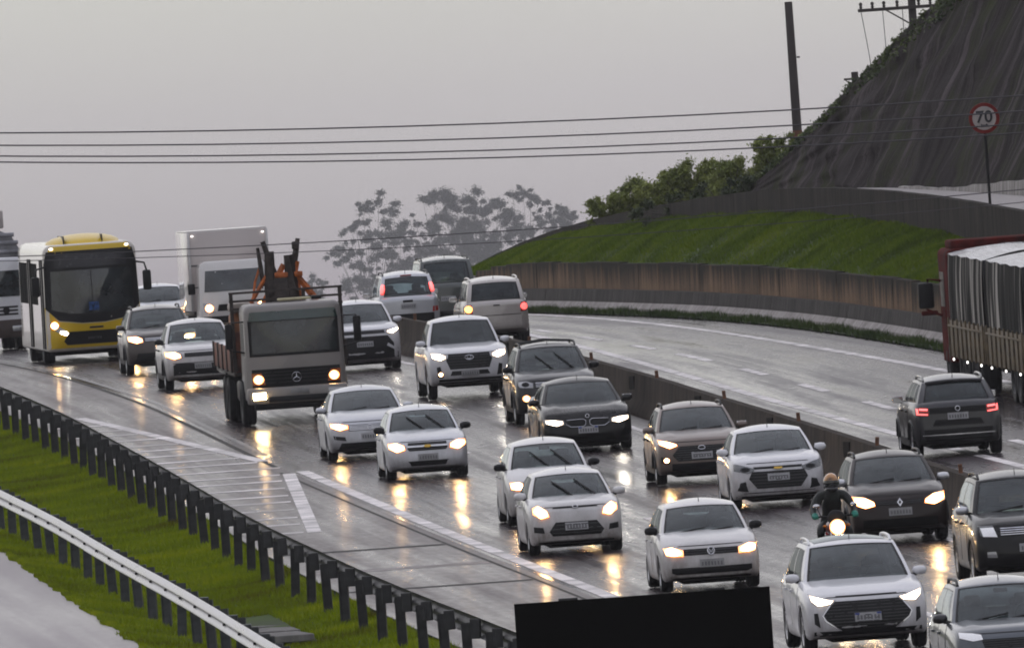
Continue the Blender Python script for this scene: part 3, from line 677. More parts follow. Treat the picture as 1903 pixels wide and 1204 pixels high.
        if roofmat: 
            MB().grid(lambda u, q: (roof(u, q)[0], roof(u, q)[1], roof(u, q)[2]+.006), lin(-.82, .82, 9), lin(.12, .75, 7)).build('sunroof', roofmat, r, smooth=180)
        # ---- interior and underside
        ib = MB(); ib.box((0, (wbt+.25+(rbt if not bed else bed[0][0]))/2-fo, .42), (W*.80, (rbt if not bed else bed[0][0])-wbt-.5, .06)); ib.build('cabin_floor', M_INT, r)
        db = MB(); db.box((0, wbt+.32-fo, cowl-.12), (W*.78, .38, .22), bev=.05); db.build('dashboard', M_INT, r)
        for sx_ in (-.36, .36):
            q = MB(); yb = wtt+.42-fo; q.box((sx_, yb-.2, .60), (.46, .5, .16), bev=.05); q.box((sx_, yb+.1, .93), (.44, .14, .56), bev=.05); q.box((sx_, yb+.12, 1.28 if H > 1.55 else 1.22), (.24, .10, .18), bev=.04); q.build('seat', M_INT, r, smooth=50)
        if not bed or True:
            q = MB(); yb = min(rbt-.35, wtt+1.35)-fo; q.box((0, yb, .90), (W*.72, .16, .52), bev=.05)
            for sx_ in (-.38, .38): q.box((sx_, yb+.02, 1.2), (.24, .09, .14), bev=.03)
            q.build('rear_seat', M_INT, r, smooth=50)
        st_ = MB(); cy_, cz_ = wbt+.62-fo, cowl+.02; st_.tube([(.36+.19*math.cos(R(a)), cy_+.06*math.sin(R(a)), cz_+.17*math.sin(R(a))) for a in range(0, 361, 24)], .016, 6, False); st_.build('steering_wheel', M_INT, r, smooth=60)
        q = MB(); yv = Vector(front(0, .9)); q.box((0, yv.y+.10, yv.z-.06), (.20, .03, .06), bev=.01); q.build('rear_view_mirror', M_BLK, r)
        q = MB(); q.box((0, L/2-fo, ground+.03), (s.hw*1.16, L-.7, .16), bev=.03); q.build('underbody', M_DARK, r)
        for a in aw:
            q = MB(); q.tube([(-s.hw+.2, a-fo, wr), (s.hw-.2, a-fo, wr)], .06, 8); q.build('axle', M_DARK, r)
            for sx_ in (-1, 1): add_wheel(r, sx_*(s.hw-.02-tw/2), a-fo, wr, tw, rim, spokes)
        if not away and nose > 0:
            s.patch('front', [(-s.hw*.66, nose-.045), (s.hw*.66, nose-.045), (s.hw*.62, nose-.032), (-s.hw*.62, nose-.032)], 'bonnet_seam', M_BLK, off=.004, nx=15, nz=2)
        # ---- doors, handles, mirrors, wipers
        d0, d1 = wbt+.12, min(fo+wb-R_-.03, (rbt-.3)); mid = lerp(d0, d1, .54)
        for sg in (-1, 1):
            for a, c in ((d0, mid-.01), (mid+.01, d1)):
                zlo = ground+.14; o = s.patch('side', [(a+.05, zlo), (c-.02 if c < d1 else c-.12, zlo), (c, belt-.30), (c, belt-.055), (a, belt-.055), (a, belt-.4)], 'door', paintm, sg=sg, off=.006, nx=6, nz=7)
                h = s.patch('side', [(c-.26, belt-.19), (c-.08, belt-.19), (c-.08, belt-.155), (c-.26, belt-.155)], 'handle', paintm if not cladding else M_BLK, sg=sg, off=.045, nx=4, nz=3, parent=o)
            if cladding:
                s.patch('side', [(.35, ground+.03), (L-.4, ground+.03), (L-.4, ground+.17), (.35, ground+.17)], 'sill_cladding', M_BLK, sg=sg, off=.012, nx=30, nz=3, skip=[(a, R_) for a in aw])
            # wheel-arch lip
            for a in aw:
                q = MB(); pts = []
                for k in range(-85, 86, 10):
                    tt = a+R_*math.sin(R(k)); zz = wr+R_*.97*math.cos(R(k)); w = s.hw*plan(tt); pts.append((sg*w*.975, warp(w, tt, zz)[1], zz))
                q.tube(pts, .022 if not cladding else .045, 6); q.build('wheel_arch', M_BLK if cladding else paintm, r, smooth=60)
            mc = Vector(side(.075, .10, sg)); mm = mirror or paintm
            q = MB(); q.box((sg*.03, -.01, -.02), (.12, .05, .04)); mr_ = MB(); mr_.ell((0, 0, 0), (.115, .075, .072), 14, 10)
            mv = []
            for (vx, vy, vz) in mr_.v:
                k_ = max(abs(vx)/.115, abs(vz)/.072, .001); kk = .72+.28*min(1, math.hypot(vx/.115, vz/.072)/max(k_, .01)/1.414*1.2); mv.append((vx*kk+sg*.135, min(vy, .045), vz*kk+.035))
            o = MB().add([(mc.x+v[0], mc.y+v[1], mc.z+v[2]) for v in mv], mr_.f).build('side_mirror', mm, r, smooth=60)
            MB().add([(mc.x+v[0], mc.y+v[1], mc.z+v[2]) for v in q.v], q.f).build('mirror_arm', M_BLK, o)
            g_ = MB(); g_.box((mc.x+sg*.135, mc.y+.05, mc.z+.035), (.19, .012, .12), bev=.005); g_.build('mirror_glass', M_CHR, o)
        if wiper and not away:
            for (u0, v0, u1, v1) in ((-.62, .05, .02, .16) if wiper != 'up' else (-.45, .62, .05, .06), (.05, .05, .66, .14) if wiper != 'up' else (.15, .66, .62, .06)):
                q = MB(); pts = []
                for k in range(7):
                    p = Vector(front(lerp(u0, u1, k/6), lerp(v0, v1, k/6))); pts.append(p+Vector((0, -.02, .012)))
                q.tube(pts, .014, 6); q.build('wiper', M_BLK, r, smooth=60)
        if rail:
            for sg in (-1, 1):
                q = MB(); pts = [Vector(roof(sg*.93, lerp(.08, .92, k/10)))+Vector((0, 0, .055 if 0 < k < 10 else .0)) for k in range(11)]; q.tube(pts, .022, 8); q.build('roof_rail', rail, r, smooth=60)
        q = MB(); p = Vector(roof(0, .12 if not away else .9)); q.tube([p, p+Vector((0, .05, .09))], [.008, .004], 6); q.build('aerial', M_BLK, r)
        s.H_ = H; s.wr = wr; s.wb = wb
    def patch(s, face, poly, name, mat, sg=1, off=.006, nx=8, nz=5, parent=None, thick=.05, skip=None, label=None):
        """a piece that follows the bodywork: outline poly in (x or t, z), laid on the front, rear or side skin"""
        us = sorted(set([p[0] for p in poly] + lin(min(p[0] for p in poly), max(p[0] for p in poly), nx)))
        us[0] += 1e-4; us[-1] -= 1e-4; b = MB(); cols = []
        for u in us:
            zs = []
            for (a, c), (d, e) in zip(poly, poly[1:]+poly[:1]):
                if (a-u)*(d-u) <= 0 and a != d: zs.append(c+(e-c)*(u-a)/(d-a))
            if len(zs) < 2: zs = [poly[0][1], poly[0][1]+.001]
            cols.append((u, min(zs), max(zs)))
        if skip: cols = [c for c in cols]
        nu = len(cols); last = None
        def hit(u, z):
            nonlocal last
            if face == 'front': o_, d_ = Vector((u, -3, z)), Vector((0, 1, 0))
            elif face == 'rear': o_, d_ = Vector((u, s.L+3, z)), Vector((0, -1, 0))
            else: o_, d_ = Vector((sg*3, u-s.fo, z)), Vector((-sg, 0, 0))
            h = s.bvh.ray_cast(o_, d_)[0]; ok = True
            if h is None or (face == 'side' and abs(h.x) < s.hw*.7) or (face != 'side' and last is not None and abs(h.y-last.y) > .8):
                h = (last.copy() if last else Vector((sg*s.hw*.93, u-s.fo, z) if face == 'side' else (u, -s.fo+.2 if face == 'front' else s.L-s.fo-.2, z))); ok = False
                if face == 'side': h.y, h.z = u-s.fo, z
                else: h.x, h.z = u, z
            if ok: last = h.copy()
            return h-d_*off, h+d_*thick
        F_, B_ = [], []
        for (u, a, c) in cols:
            for k in range(nz):
                f, q = hit(u, lerp(a, c, k/(nz-1))); F_.append(f); B_.append(q)
        n = len(F_); b.v = [tuple(v) for v in F_+B_]
        for i in range(nu-1):
            if skip and any(abs((cols[i][0]+cols[i+1][0])/2-a) < rr for a, rr in skip): continue
            for k in range(nz-1): b.f.append((i*nz+k, (i+1)*nz+k, (i+1)*nz+k+1, i*nz+k+1))
        per = [i*nz for i in range(nu)]+[(nu-1)*nz+k for k in range(1, nz)]+[i*nz+nz-1 for i in range(nu-2, -1, -1)]+[k for k in range(nz-2, 0, -1)]
        if not skip:
            for a, c in zip(per, per[1:]+per[:1]): b.f.append((a, c, n+c, n+a))
        o = b.build(name, mat, parent or s.root, smooth=30)
        if name == 'lamp':
            fa = [max(0.0, 1-math.hypot(2*i/(nu-1)-1, (2*k/(nz-1)-1)*.85)/1.12) for i in range(nu) for k in range(nz)]+[0.0]*n
            at_ = o.data.attributes.new('fall', 'FLOAT', 'POINT'); at_.data.foreach_set('value', fa)
        if label: o['label'] = label
        return o
    def both(s, face, poly, name, mat, **k):
        par = k.pop('parents', None); out = []
        for i, sg in enumerate((-1, 1)):
            kk = dict(k)
            if par: kk['parent'] = par[i]
            out.append(s.patch(face, [(sg*p[0], p[1]) for p in poly], name, mat, **kk))
        return out
    def oval(s, cx, cz, rx, rz, n=12): return [(cx+rx*math.cos(2*math.pi*k/n), cz+rz*math.sin(2*math.pi*k/n)) for k in range(n)]
    def lamps(s, poly, beam=None, core=None, bowl=True, sides=(1, 1), housing=None):
        hs_ = s.both('front', poly, 'headlight', housing or M_LAMP, off=.010, nx=9, nz=5)
        if beam:
            cx, cz, rx, rz = core; gx, gz_ = sum(p[0] for p in poly)/len(poly), sum(p[1] for p in poly)/len(poly)
            def inner(k): return [(lerp(gx, cx, .6)+(p[0]-gx)*k, lerp(gz_, cz, .6)+(p[1]-gz_)*k) for p in poly]
            def blend(k, m): # between the housing outline and a round bulb
                out = []
                for p in inner(k):
                    a_ = math.atan2((p[1]-cz)/rz, (p[0]-cx)/rx); out.append((lerp(p[0], cx+rx*k*1.2*math.cos(a_), m), lerp(p[1], cz+rz*k*1.2*math.sin(a_), m)))
                return out
            for i, sg in enumerate((-1, 1)):
                if not sides[i]: continue
                s.patch('front', [(sg*a_, z_) for a_, z_ in (inner(.92) if bowl else inner(.86))], 'lamp', beam, off=.024, nx=13, nz=9, parent=hs_[i])
        else:
            for i, sg in enumerate((-1, 1)):
                cx, cz, rx, rz = core; s.patch('front', s.oval(sg*cx, cz, rx, rz), 'lamp', M_BLK, off=.016, nx=8, nz=5, parent=hs_[i])
        return hs_
    def plate(s, z, face='front', mat=None, x=0, w=.20, blue=False):
        o = s.patch(face, [(x-w, z-.065), (x+w, z-.065), (x+w, z+.065), (x-w, z+.065)], 'number_plate', mat or M_PLATE, off=.02, nx=4, nz=3)
        for k in range(7):
            cx = x-w*.78+k*w*.26; s.patch(face, [(cx-.014, z-.04+.004*(k % 2)), (cx+.016, z-.04), (cx+.016, z+.025), (cx-.014, z+.02+.004*(k % 3))], 'character', M_PCH, off=.024, nx=2, nz=2, parent=o)
        if blue: s.patch(face, [(x-w*.98, z+.035), (x+w*.98, z+.035), (x+w*.98, z+.062), (x-w*.98, z+.062)], 'plate_band', M_BLUE, off=.023, nx=2, nz=2, parent=o)
    def grille(s, poly, slats=4, mat=None, bar=None, off=.008, bars_v=0):
        g = s.patch('front', poly, 'grille', M_BLK if mat is None else mat, off=off, nx=13, nz=6)
        z0, z1 = min(p[1] for p in poly), max(p[1] for p in poly)
        for k in range(slats):
            z = lerp(z0, z1, (k+.7)/(slats+.4)); xs_ = []
            for (a, c), (d, e) in zip(poly, poly[1:]+poly[:1]):
                if (c-z)*(e-z) <= 0 and c != e: xs_.append(a+(d-a)*(z-c)/(e-c))
            if len(xs_) >= 2 and max(xs_)-min(xs_) > .1: s.patch('front', [(min(xs_)*.97, z-.007), (max(xs_)*.97, z-.007), (max(xs_)*.97, z+.007), (min(xs_)*.97, z+.007)], 'slat', bar or M_DARKG, off=off+.012, nx=9, nz=2, parent=g)
        return g
    def bumper_line(s, z, mat=None, w=.9, h=.05): 
        return s.patch('front', [(-s.hw*w, z), (s.hw*w, z), (s.hw*w, z+h), (-s.hw*w, z+h)], 'bumper_lip', mat or M_BLK, off=.012, nx=13, nz=3)
    def ring(s, x, z, r, name, mat, face='front', tube=.012, rz=None, off=.02, parent=None):
        pts = []
        for k in range(17):
            a = 2*math.pi*k/16; o_, d_ = Vector((x+r*math.cos(a), -3 if face == 'front' else s.L+3, z+(rz or r)*math.sin(a))), Vector((0, 1 if face == 'front' else -1, 0))
            h = s.bvh.ray_cast(o_, d_)[0] or Vector((o_.x, 0, o_.z)); pts.append(h-d_*off)
        return MB().tube(pts, tube*.8, 6, False).build(name, mat, parent or s.root, smooth=60)
M_SMOKE = plain('smoked_lamp', (.13, .135, .14), .1, .4, coat=1.0)
M_DARKG = plain('grille_bar', (.05, .05, .052), .3, .6)
# paints
P_WHITE = paint('white_paint', (.60, .60, .625), dirt=.85); P_WHITE2 = paint('white_paint_dull', (.56, .55, .55), dirt=1.0)  # road grime, made stronger partly to paint in the shaded lower half
P_SILVER = paint('silver_paint', (.46, .47, .50), .55, .34); P_SILVER2 = paint('silver_paint_light', (.52, .53, .56), .5, .34)
P_BRONZE = paint('bronze_grey_paint', (.16, .125, .108), .3, .34, .6, (.05, .038, .03), .7, .25); P_BLACKB = paint('black_brown_paint', (.016, .010, .009), .1, .3, .3, (.014, .010, .008), .5, .12)
P_BLACK = paint('black_paint', (.005, .005, .006), 0, .25, .25, (.010, .009, .008), .5, .1); P_GREY = paint('dark_grey_paint', (.022, .022, .024), .2, .28, .35, (.02, .017, .015), .7, .15)
P_BLUEG = paint('blue_grey_paint', (.075, .085, .10), .6, .3, .3); P_DUST = paint('taupe_grey_paint', (.075, .064, .06), .3, .3, .5, (.03, .024, .02), .7, .2)
P_CHAMP = paint('champagne_paint', (.42, .39, .37), .45, .36, .6); P_TGREY = paint('metallic_grey_paint', (.04, .04, .044), .3, .3, .4, (.022, .02, .019), .7, .2)
P_GREEN = paint('dark_green_grey_paint', (.05, .058, .055), .3, .4, .4)

# ------------------------------------------------------------------ the cars coming towards the camera
# white crossover with the big hexagonal mesh grille
c = Car('crossover_car', 'white crossover with large hexagonal black mesh grille and panoramic roof', 'car', 4.95, 291, P_WHITE, L=4.7, W=1.89, H=1.68, wb=2.77, fo=.92, wr=.355, ground=.23, nose=.90, cowl=1.06, belt=1.10, tail=1.12,
        wbt=1.22, wtt=2.10, rtt=4.0, rbt=4.5, glass=G_MID, sglass=G_DARK, rail=P_WHITE, roofmat=G_DARK, spokes=7, bow=.17, cladding=None, wiper=False)
c.lamps([(.46, .82), (.60, .84), (.86, .93), (.84, .82), (.74, .74), (.52, .76)], M_LED, (.68, .815, .16, .052), bowl=False)
c.grille([(-.50, .80), (.50, .80), (.66, .60), (.62, .52), (.40, .36), (-.40, .36), (-.62, .52), (-.66, .60)], 9, bar=M_DARKG)
o = c.patch('front', [(-.52, .80), (.52, .80), (.68, .60), (.64, .51), (.41, .345), (-.41, .345), (-.64, .51), (-.68, .60)], 'grille_surround', M_CHR, off=.004, nx=13)
c.patch('front', [(-.46, .865), (.46, .865), (.46, .882), (-.46, .882)], 'bonnet_gap', M_BLK, off=.006, nx=9, nz=2)
c.plate(.55, blue=True); c.both('front', [(.72, .42), (.80, .48), (.80, .64), (.74, .64)], 'air_intake', M_BLK, off=.01, nx=5)
c.bumper_line(.25, h=.11, w=.86)
# hatchback: white, split badge
c = Car('hatchback_car', 'white hatchback with black mirrors and a round badge in its slim black grille', 'car', 2.94, 318, P_WHITE2, L=3.9, W=1.66, H=1.46, wb=2.47, fo=.78, wr=.295, nose=.80, cowl=.95, belt=.98, tail=1.0, wbt=1.0, wtt=1.75, rtt=3.25, rbt=3.8, glass=G_CLEAR, sglass=G_DARK, mirror=M_BLK, bow=.12)
c.lamps([(.46, .60), (.76, .63), (.80, .76), (.66, .77), (.46, .71)], M_HAL, (.60, .675, .10, .055))
c.grille([(-.45, .61), (.45, .61), (.45, .71), (-.45, .71)], 2); c.ring(0, .665, .058, 'badge', M_CHR); 
vb = c.ring(0, .665, .052, 'badge_disc', M_DARKG, tube=.006, off=.016)
for pts in ([(-.036, .70), (-.026, .70), (0, .645), (-.006, .64)], [(.026, .70), (.036, .70), (.006, .64), (0, .645)], [(-.046, .67), (-.038, .67), (-.02, .62), (-.028, .62)], [(.038, .67), (.046, .67), (.028, .62), (.02, .62)]): c.patch('front', pts, 'badge_stroke', M_CHR, off=.028, nx=3, nz=2, parent=vb)
c.plate(.47, mat=M_PLATEG); c.patch('front', [(-.66, .33), (-.58, .30), (.58, .30), (.66, .33), (.66, .41), (-.66, .41)], 'air_intake', M_BLK, off=.008, nx=11); c.bumper_line(.19, h=.05)
# small white hatchback with tall oval lamps
c = Car('hatchback_car', 'small white hatchback with tall oval headlights and trapezoid lower grille', 'car', .83, 338, P_WHITE2, L=3.84, W=1.67, H=1.46, wb=2.45, fo=.76, wr=.29, nose=.88, cowl=.98, belt=1.0, tail=1.0, wbt=.98, wtt=1.72, rtt=3.2, rbt=3.7, glass=G_CLEAR, sglass=G_DARK, wiper='up', bow=.15, lean=.14)
c.lamps([(.46, .68), (.62, .66), (.76, .74), (.76, .86), (.66, .90), (.50, .80)], M_HAL, (.61, .76, .10, .085))
c.patch('front', [(-.40, .815), (.40, .815), (.38, .835), (-.38, .835)], 'grille_slot', M_BLK, off=.006, nx=9, nz=2); c.ring(0, .835, .045, 'badge', M_CHR, rz=.022)
c.grille([(-.48, .42), (-.42, .34), (.42, .34), (.48, .42), (.36, .58), (-.36, .58)], 3); c.plate(.50); c.both('front', [(.56, .40), (.74, .42), (.74, .52), (.58, .50)], 'fog_recess', M_BLK, off=.008, nx=5); c.bumper_line(.19, h=.05)
# white city car behind it
c = Car('hatchback_car', 'plain white hatchback following the small one with oval headlights', 'car', .48, 353, P_WHITE2, L=3.82, W=1.66, H=1.54, wb=2.46, fo=.78, wr=.295, nose=.84, cowl=1.02, belt=1.03, tail=1.05, wbt=.92, wtt=1.65, rtt=3.3, rbt=3.72, glass=G_CLEAR, sglass=G_CLEAR, mirror=M_BLK, wiper='up')
c.lamps([(.46, .66), (.76, .68), (.78, .82), (.60, .82), (.46, .76)], M_HAL, (.60, .745, .09, .06)); c.grille([(-.4, .66), (.4, .66), (.4, .75), (-.4, .75)], 2); c.plate(.5); c.patch('front', [(-.6, .3), (.6, .3), (.6, .42), (-.6, .42)], 'air_intake', M_BLK, nx=9); c.bumper_line(.19, h=.05)
# silver compact with a winged grille
c = Car('hatchback_car', 'silver compact with a horizontal chrome bar across its grille, black mirrors', 'car', -1.88, 382.5, P_SILVER2, L=3.79, W=1.65, H=1.43, wb=2.44, fo=.76, wr=.285, nose=.80, cowl=.94, belt=.96, tail=.98, wbt=1.0, wtt=1.74, rtt=3.15, rbt=3.65, glass=G_CLEAR, sglass=G_MID, mirror=M_BLK, wiper='up')
c.lamps([(.44, .60), (.62, .57), (.78, .64), (.79, .76), (.62, .76), (.46, .70)], M_HAL, (.60, .665, .11, .06)); c.grille([(-.40, .62), (-.36, .58), (.36, .58), (.40, .62), (.38, .74), (-.38, .74)], 3)
c.patch('front', [(-.4, .65), (.4, .65), (.4, .685), (-.4, .685)], 'chrome_bar', M_CHR, off=.03, nx=9, nz=3); c.patch('front', [(-.075, .655), (-.03, .64), (.03, .64), (.075, .655), (.05, .695), (-.05, .695)], 'badge', M_GOLD, off=.042, nx=5, nz=3)
c.plate(.45, mat=M_PLATEG); c.patch('front', [(-.34, .28), (.34, .28), (.40, .38), (-.40, .38)], 'air_intake', M_BLK, nx=9); c.bumper_line(.18, h=.04)
# silver sedan
c = Car('sedan_car', 'silver sedan with wide slatted grille beside the crane truck', 'car', -3.1, 397, P_SILVER, L=4.45, W=1.74, H=1.48, wb=2.62, fo=.86, wr=.30, nose=.84, cowl=.99, belt=1.0, tail=1.06, wbt=1.12, wtt=1.95, rtt=3.1, rbt=3.78, glass=G_MID, sglass=G_DARK, wiper=True)
c.lamps([(.44, .66), (.62, .64), (.82, .70), (.83, .80), (.66, .78), (.44, .74)], M_HAL, (.62, .715, .10, .058)); c.grille([(-.44, .62), (.44, .62), (.44, .74), (-.44, .74)], 4, bar=M_CHR); c.ring(0, .68, .05, 'badge', M_CHR); c.plate(.50)
c.both('front', [(.50, .42), (.74, .46), (.76, .54), (.52, .50)], 'fog_recess', M_BLK, nx=5); c.patch('front', [(-.66, .26), (.66, .26), (.60, .38), (-.60, .38)], 'air_intake', M_BLK, nx=9); c.patch('front', [(-.7, .235), (.7, .235), (.7, .255), (-.7, .255)], 'chrome_strip', M_CHR, off=.02, nx=11, nz=2)
# bronze hatchback
c = Car('hatchback_car', 'bronze grey hatchback with wide hexagonal grille and lit fog lamp', 'car', 3.38, 369, P_BRONZE, L=3.97, W=1.74, H=1.52, wb=2.53, fo=.82, wr=.30, ground=.20, nose=.86, cowl=1.0, belt=1.01, tail=1.04, wbt=1.04, wtt=1.82, rtt=3.3, rbt=3.82, glass=G_MID, sglass=G_DARK, wiper=True, rail=M_BLK, cladding=1)
c.lamps([(.46, .76), (.62, .72), (.82, .80), (.84, .90), (.68, .86), (.48, .80)], M_HAL, (.62, .79, .10, .062)); c.grille([(-.42, .74), (.42, .74), (.56, .58), (.46, .46), (-.46, .46), (-.56, .58)], 6); c.ring(0, .70, .065, 'badge', M_CHR, rz=.035)
fg = c.both('front', [(.62, .42), (.78, .44), (.78, .56), (.64, .54)], 'fog_lamp', M_BLK, nx=5)
for sg, f_ in ((-1, fg[0]),): c.patch('front', c.oval(sg*.68, .49, .055, .045), 'lamp', M_FOG, off=.02, nx=9, nz=7, parent=f_)
c.plate(.56); c.patch('front', [(-.62, .24), (.62, .24), (.58, .42), (-.58, .42)], 'lower_grille', M_BLK, nx=9); c.bumper_line(.21, h=.05)
# white sedan with unlit lamps and a gold badge
c = Car('sedan_car', 'white car with unlit headlights, black hexagonal grille and gold bow-tie badge', 'car', 4.6, 353.5, P_WHITE, L=4.3, W=1.74, H=1.47, wb=2.6, fo=.84, wr=.30, nose=.88, cowl=.99, belt=1.0, tail=1.04, wbt=1.10, wtt=1.90, rtt=3.1, rbt=3.85, glass=G_CLEAR, sglass=G_DARK, wiper=True, bow=.17)
c.lamps([(.44, .70), (.56, .66), (.80, .72), (.82, .86), (.66, .82), (.44, .75)], None, (.60, .735, .09, .04), housing=M_SMOKE)
c.patch('front', [(-.43, .735), (.43, .735), (.45, .775), (-.45, .775)], 'upper_grille', M_BLK, nx=9, nz=3); c.patch('front', [(-.085, .735), (-.03, .722), (.03, .722), (.085, .735), (.07, .762), (-.07, .762)], 'badge', M_GOLD, off=.03, nx=5, nz=3)
c.grille([(-.48, .69), (.48, .69), (.54, .56), (.40, .38), (-.40, .38), (-.54, .56)], 5); c.plate(.58); c.both('front', [(.56, .33), (.76, .36), (.70, .50), (.60, .52)], 'fog_recess', M_BLK, nx=5); c.patch('front', [(-.66, .30), (.66, .30), (.66, .315), (-.66, .315)], 'chrome_strip', M_CHR, off=.016, nx=11, nz=2); c.bumper_line(.19, h=.06)
# black executive saloon with twin oval grilles
c = Car('sedan_car', 'black saloon with twin chrome-ringed kidney grilles and slim white headlights', 'car', 1.33, 392, P_BLACK, L=4.9, W=1.86, H=1.48, wb=2.97, fo=.88, wr=.33, ground=.16, nose=.82, cowl=.98, belt=.99, tail=1.08, wbt=1.35, wtt=2.15, rtt=3.4, rbt=4.2, glass=G_DARK, sglass=G_DARK, wiper=False, bow=.16)
c.lamps([(.47, .60), (.62, .57), (.86, .63), (.87, .72), (.66, .70), (.48, .68)], M_LED, (.66, .645, .17, .048), bowl=False)
for sg in (-1, 1):
    pl = [(sg*.04, .58), (sg*.10, .54), (sg*.34, .54), (sg*.44, .60), (sg*.42, .68), (sg*.10, .69), (sg*.04, .66)]
    g_ = c.patch('front', pl, 'kidney_grille', M_BLK, off=.012, nx=9)
    pts = []
    for x_, z_ in pl+pl[:1]:
        h = c.bvh.ray_cast(Vector((x_, -3, z_)), Vector((0, 1, 0)))[0]; pts.append(h+Vector((0, -.02, 0)))
    MB().tube(pts, .007, 6, False).build('chrome_frame', M_CHR, g_, smooth=60)
c.ring(0, .745, .036, 'badge', M_CHR, tube=.01, off=.014); c.plate(.47, blue=True); c.patch('front', [(-.56, .24), (.56, .24), (.5, .38), (-.5, .38)], 'air_intake', M_DARK, nx=9); c.both('front', [(.64, .30), (.84, .32), (.84, .44), (.70, .42)], 'side_intake', M_DARK, nx=5)
# dark grey SUV with crossbars
c = Car('suv_car', 'dark grey high-riding car with roof bars and one lit fog lamp', 'car', .80, 412, P_GREY, L=4.4, W=1.80, H=1.70, wb=2.67, fo=.85, wr=.345, ground=.25, nose=.98, cowl=1.12, belt=1.13, tail=1.15, wbt=1.15, wtt=1.88, rtt=3.7, rbt=4.2, glass=G_CLEAR, sglass=G_DARK, wiper='up', rail=M_BLK, cladding=1, mirror=M_BLK)
c.lamps([(.50, .80), (.78, .82), (.84, .94), (.64, .95), (.50, .90)], None, (.66, .88, .08, .05)); c.grille([(-.46, .80), (.46, .80), (.46, .93), (-.46, .93)], 3, bar=M_CHR)
fg = c.both('front', [(.56, .50), (.76, .52), (.76, .66), (.58, .66)], 'fog_lamp', M_BLK, nx=5)
c.patch('front', c.oval(-.66, .585, .085, .07), 'reflector', M_AMB, off=.016, nx=7, parent=fg[0]); c.patch('front', c.oval(-.66, .585, .06, .055), 'lamp', M_FOG, off=.024, nx=9, nz=7, parent=fg[0])
c.plate(.60, mat=M_PLATEG); c.patch('front', [(-.6, .36), (.6, .36), (.55, .5), (-.55, .5)], 'air_intake', M_DARK, nx=9)
for q_ in (.25, .7): MB().tube([Vector(c.roof(-.95, q_))+Vector((0, 0, .07)), Vector(c.roof(0, q_))+Vector((0, 0, .055)), Vector(c.roof(.95, q_))+Vector((0, 0, .07))], .02, 8).build('roof_bar', M_BLK, c.root, smooth=60)
# white pickup
c = Car('pickup_truck', 'white double-cab pickup with black hexagonal grille and bright headlights', 'pickup', -1.08, 435, P_WHITE, L=5.3, W=1.86, H=1.82, wb=3.08, fo=.98, wr=.385, ground=.32, nose=1.06, cowl=1.20, belt=1.19, tail=1.18, wbt=1.42, wtt=2.15, rtt=3.55, rbt=3.9, bed=[(3.95, 1.18), (4.1, 1.15)], glass=G_DARK, sglass=G_DARK, wiper=False, windows=[(.085, .47), (.51, .93)], bow=.15, rim=M_RIM, spokes=6)
c.lamps([(.50, .92), (.62, .88), (.84, .94), (.87, 1.08), (.66, 1.05), (.50, 1.0)], M_LED, (.67, .975, .155, .068), bowl=False); c.grille([(-.46, 1.02), (.46, 1.02), (.52, .88), (.44, .68), (-.44, .68), (-.52, .88)], 5)
c.ring(0, .93, .095, 'badge', M_CHR, rz=.05, tube=.012); c.ring(0, .94, .04, 'badge_ring', M_CHR, rz=.045, tube=.008); c.plate(.585, mat=M_PLATEG)
fg = c.both('front', [(.60, .50), (.72, .52), (.74, .74), (.66, .76)], 'fog_lamp', M_BLK, nx=5); c.patch('front', c.oval(-.66, .58, .05, .045), 'lamp', M_FOG, off=.02, nx=9, nz=7, parent=fg[0]); c.patch('front', [(-.45, .54), (.45, .54), (.40, .64), (-.40, .64)], 'air_intake', M_BLK, nx=9, off=.005)
c.patch('front', [(-.75, .36), (.75, .36), (.70, .47), (-.70, .47)], 'skid_plate', M_BLK, nx=9)
# white SUV with black lower shield, behind the crane truck
c = Car('suv_car', 'white crossover with black shield-shaped lower front beside the crane truck mirror', 'car', -3.62, 466, P_WHITE, L=4.4, W=1.80, H=1.69, wb=2.67, fo=.92, wr=.345, ground=.21, nose=1.02, cowl=1.14, belt=1.15, tail=1.18, wbt=1.22, wtt=2.0, rtt=3.7, rbt=4.2, glass=G_MID, sglass=G_DARK, wiper=False, bow=.16)
c.lamps([(.50, .90), (.64, .88), (.86, .98), (.86, 1.04), (.64, .98), (.50, .96)], M_LED, (.72, .95, .12, .065), bowl=False); c.patch('front', [(-.56, .84), (.56, .84), (.80, .52), (.80, .30), (-.80, .30), (-.80, .52)], 'lower_shield', M_BLK, nx=15, nz=7, off=.006)
c.grille([(-.50, .90), (.50, .90), (.48, .97), (-.48, .97)], 2); c.plate(.66); c.both('front', [(.52, .60), (.80, .44), (.82, .48), (.56, .66)], 'chrome_strip', P_WHITE, off=.02, nx=5)
# taupe SUV with a chrome diamond, in front of the bus
c = Car('suv_car', 'taupe grey SUV with roof rails and bright headlight driving beside the bus', 'car', -8.72, 480, P_DUST, L=4.34, W=1.82, H=1.68, wb=2.67, fo=.85, wr=.345, ground=.25, nose=.98, cowl=1.12, belt=1.13, tail=1.15, wbt=1.15, wtt=1.9, rtt=3.65, rbt=4.15, glass=G_CLEAR, sglass=G_DARK, rail=M_BLK, cladding=1, wiper=True)
c.lamps([(.46, .80), (.62, .78), (.84, .84), (.85, .97), (.60, .95), (.48, .90)], M_HAL, (.65, .88, .13, .065)); c.grille([(-.44, .82), (.44, .82), (.44, .92), (-.44, .92)], 3, bar=M_CHR)
bd = c.patch('front', [(-.06, .87), (0, .78), (.06, .87), (0, .96)], 'badge', M_CHR, off=.03, nx=4); c.patch('front', [(-.03, .87), (0, .825), (.03, .87), (0, .915)], 'badge_hollow', M_BLK, off=.034, nx=4, parent=bd)
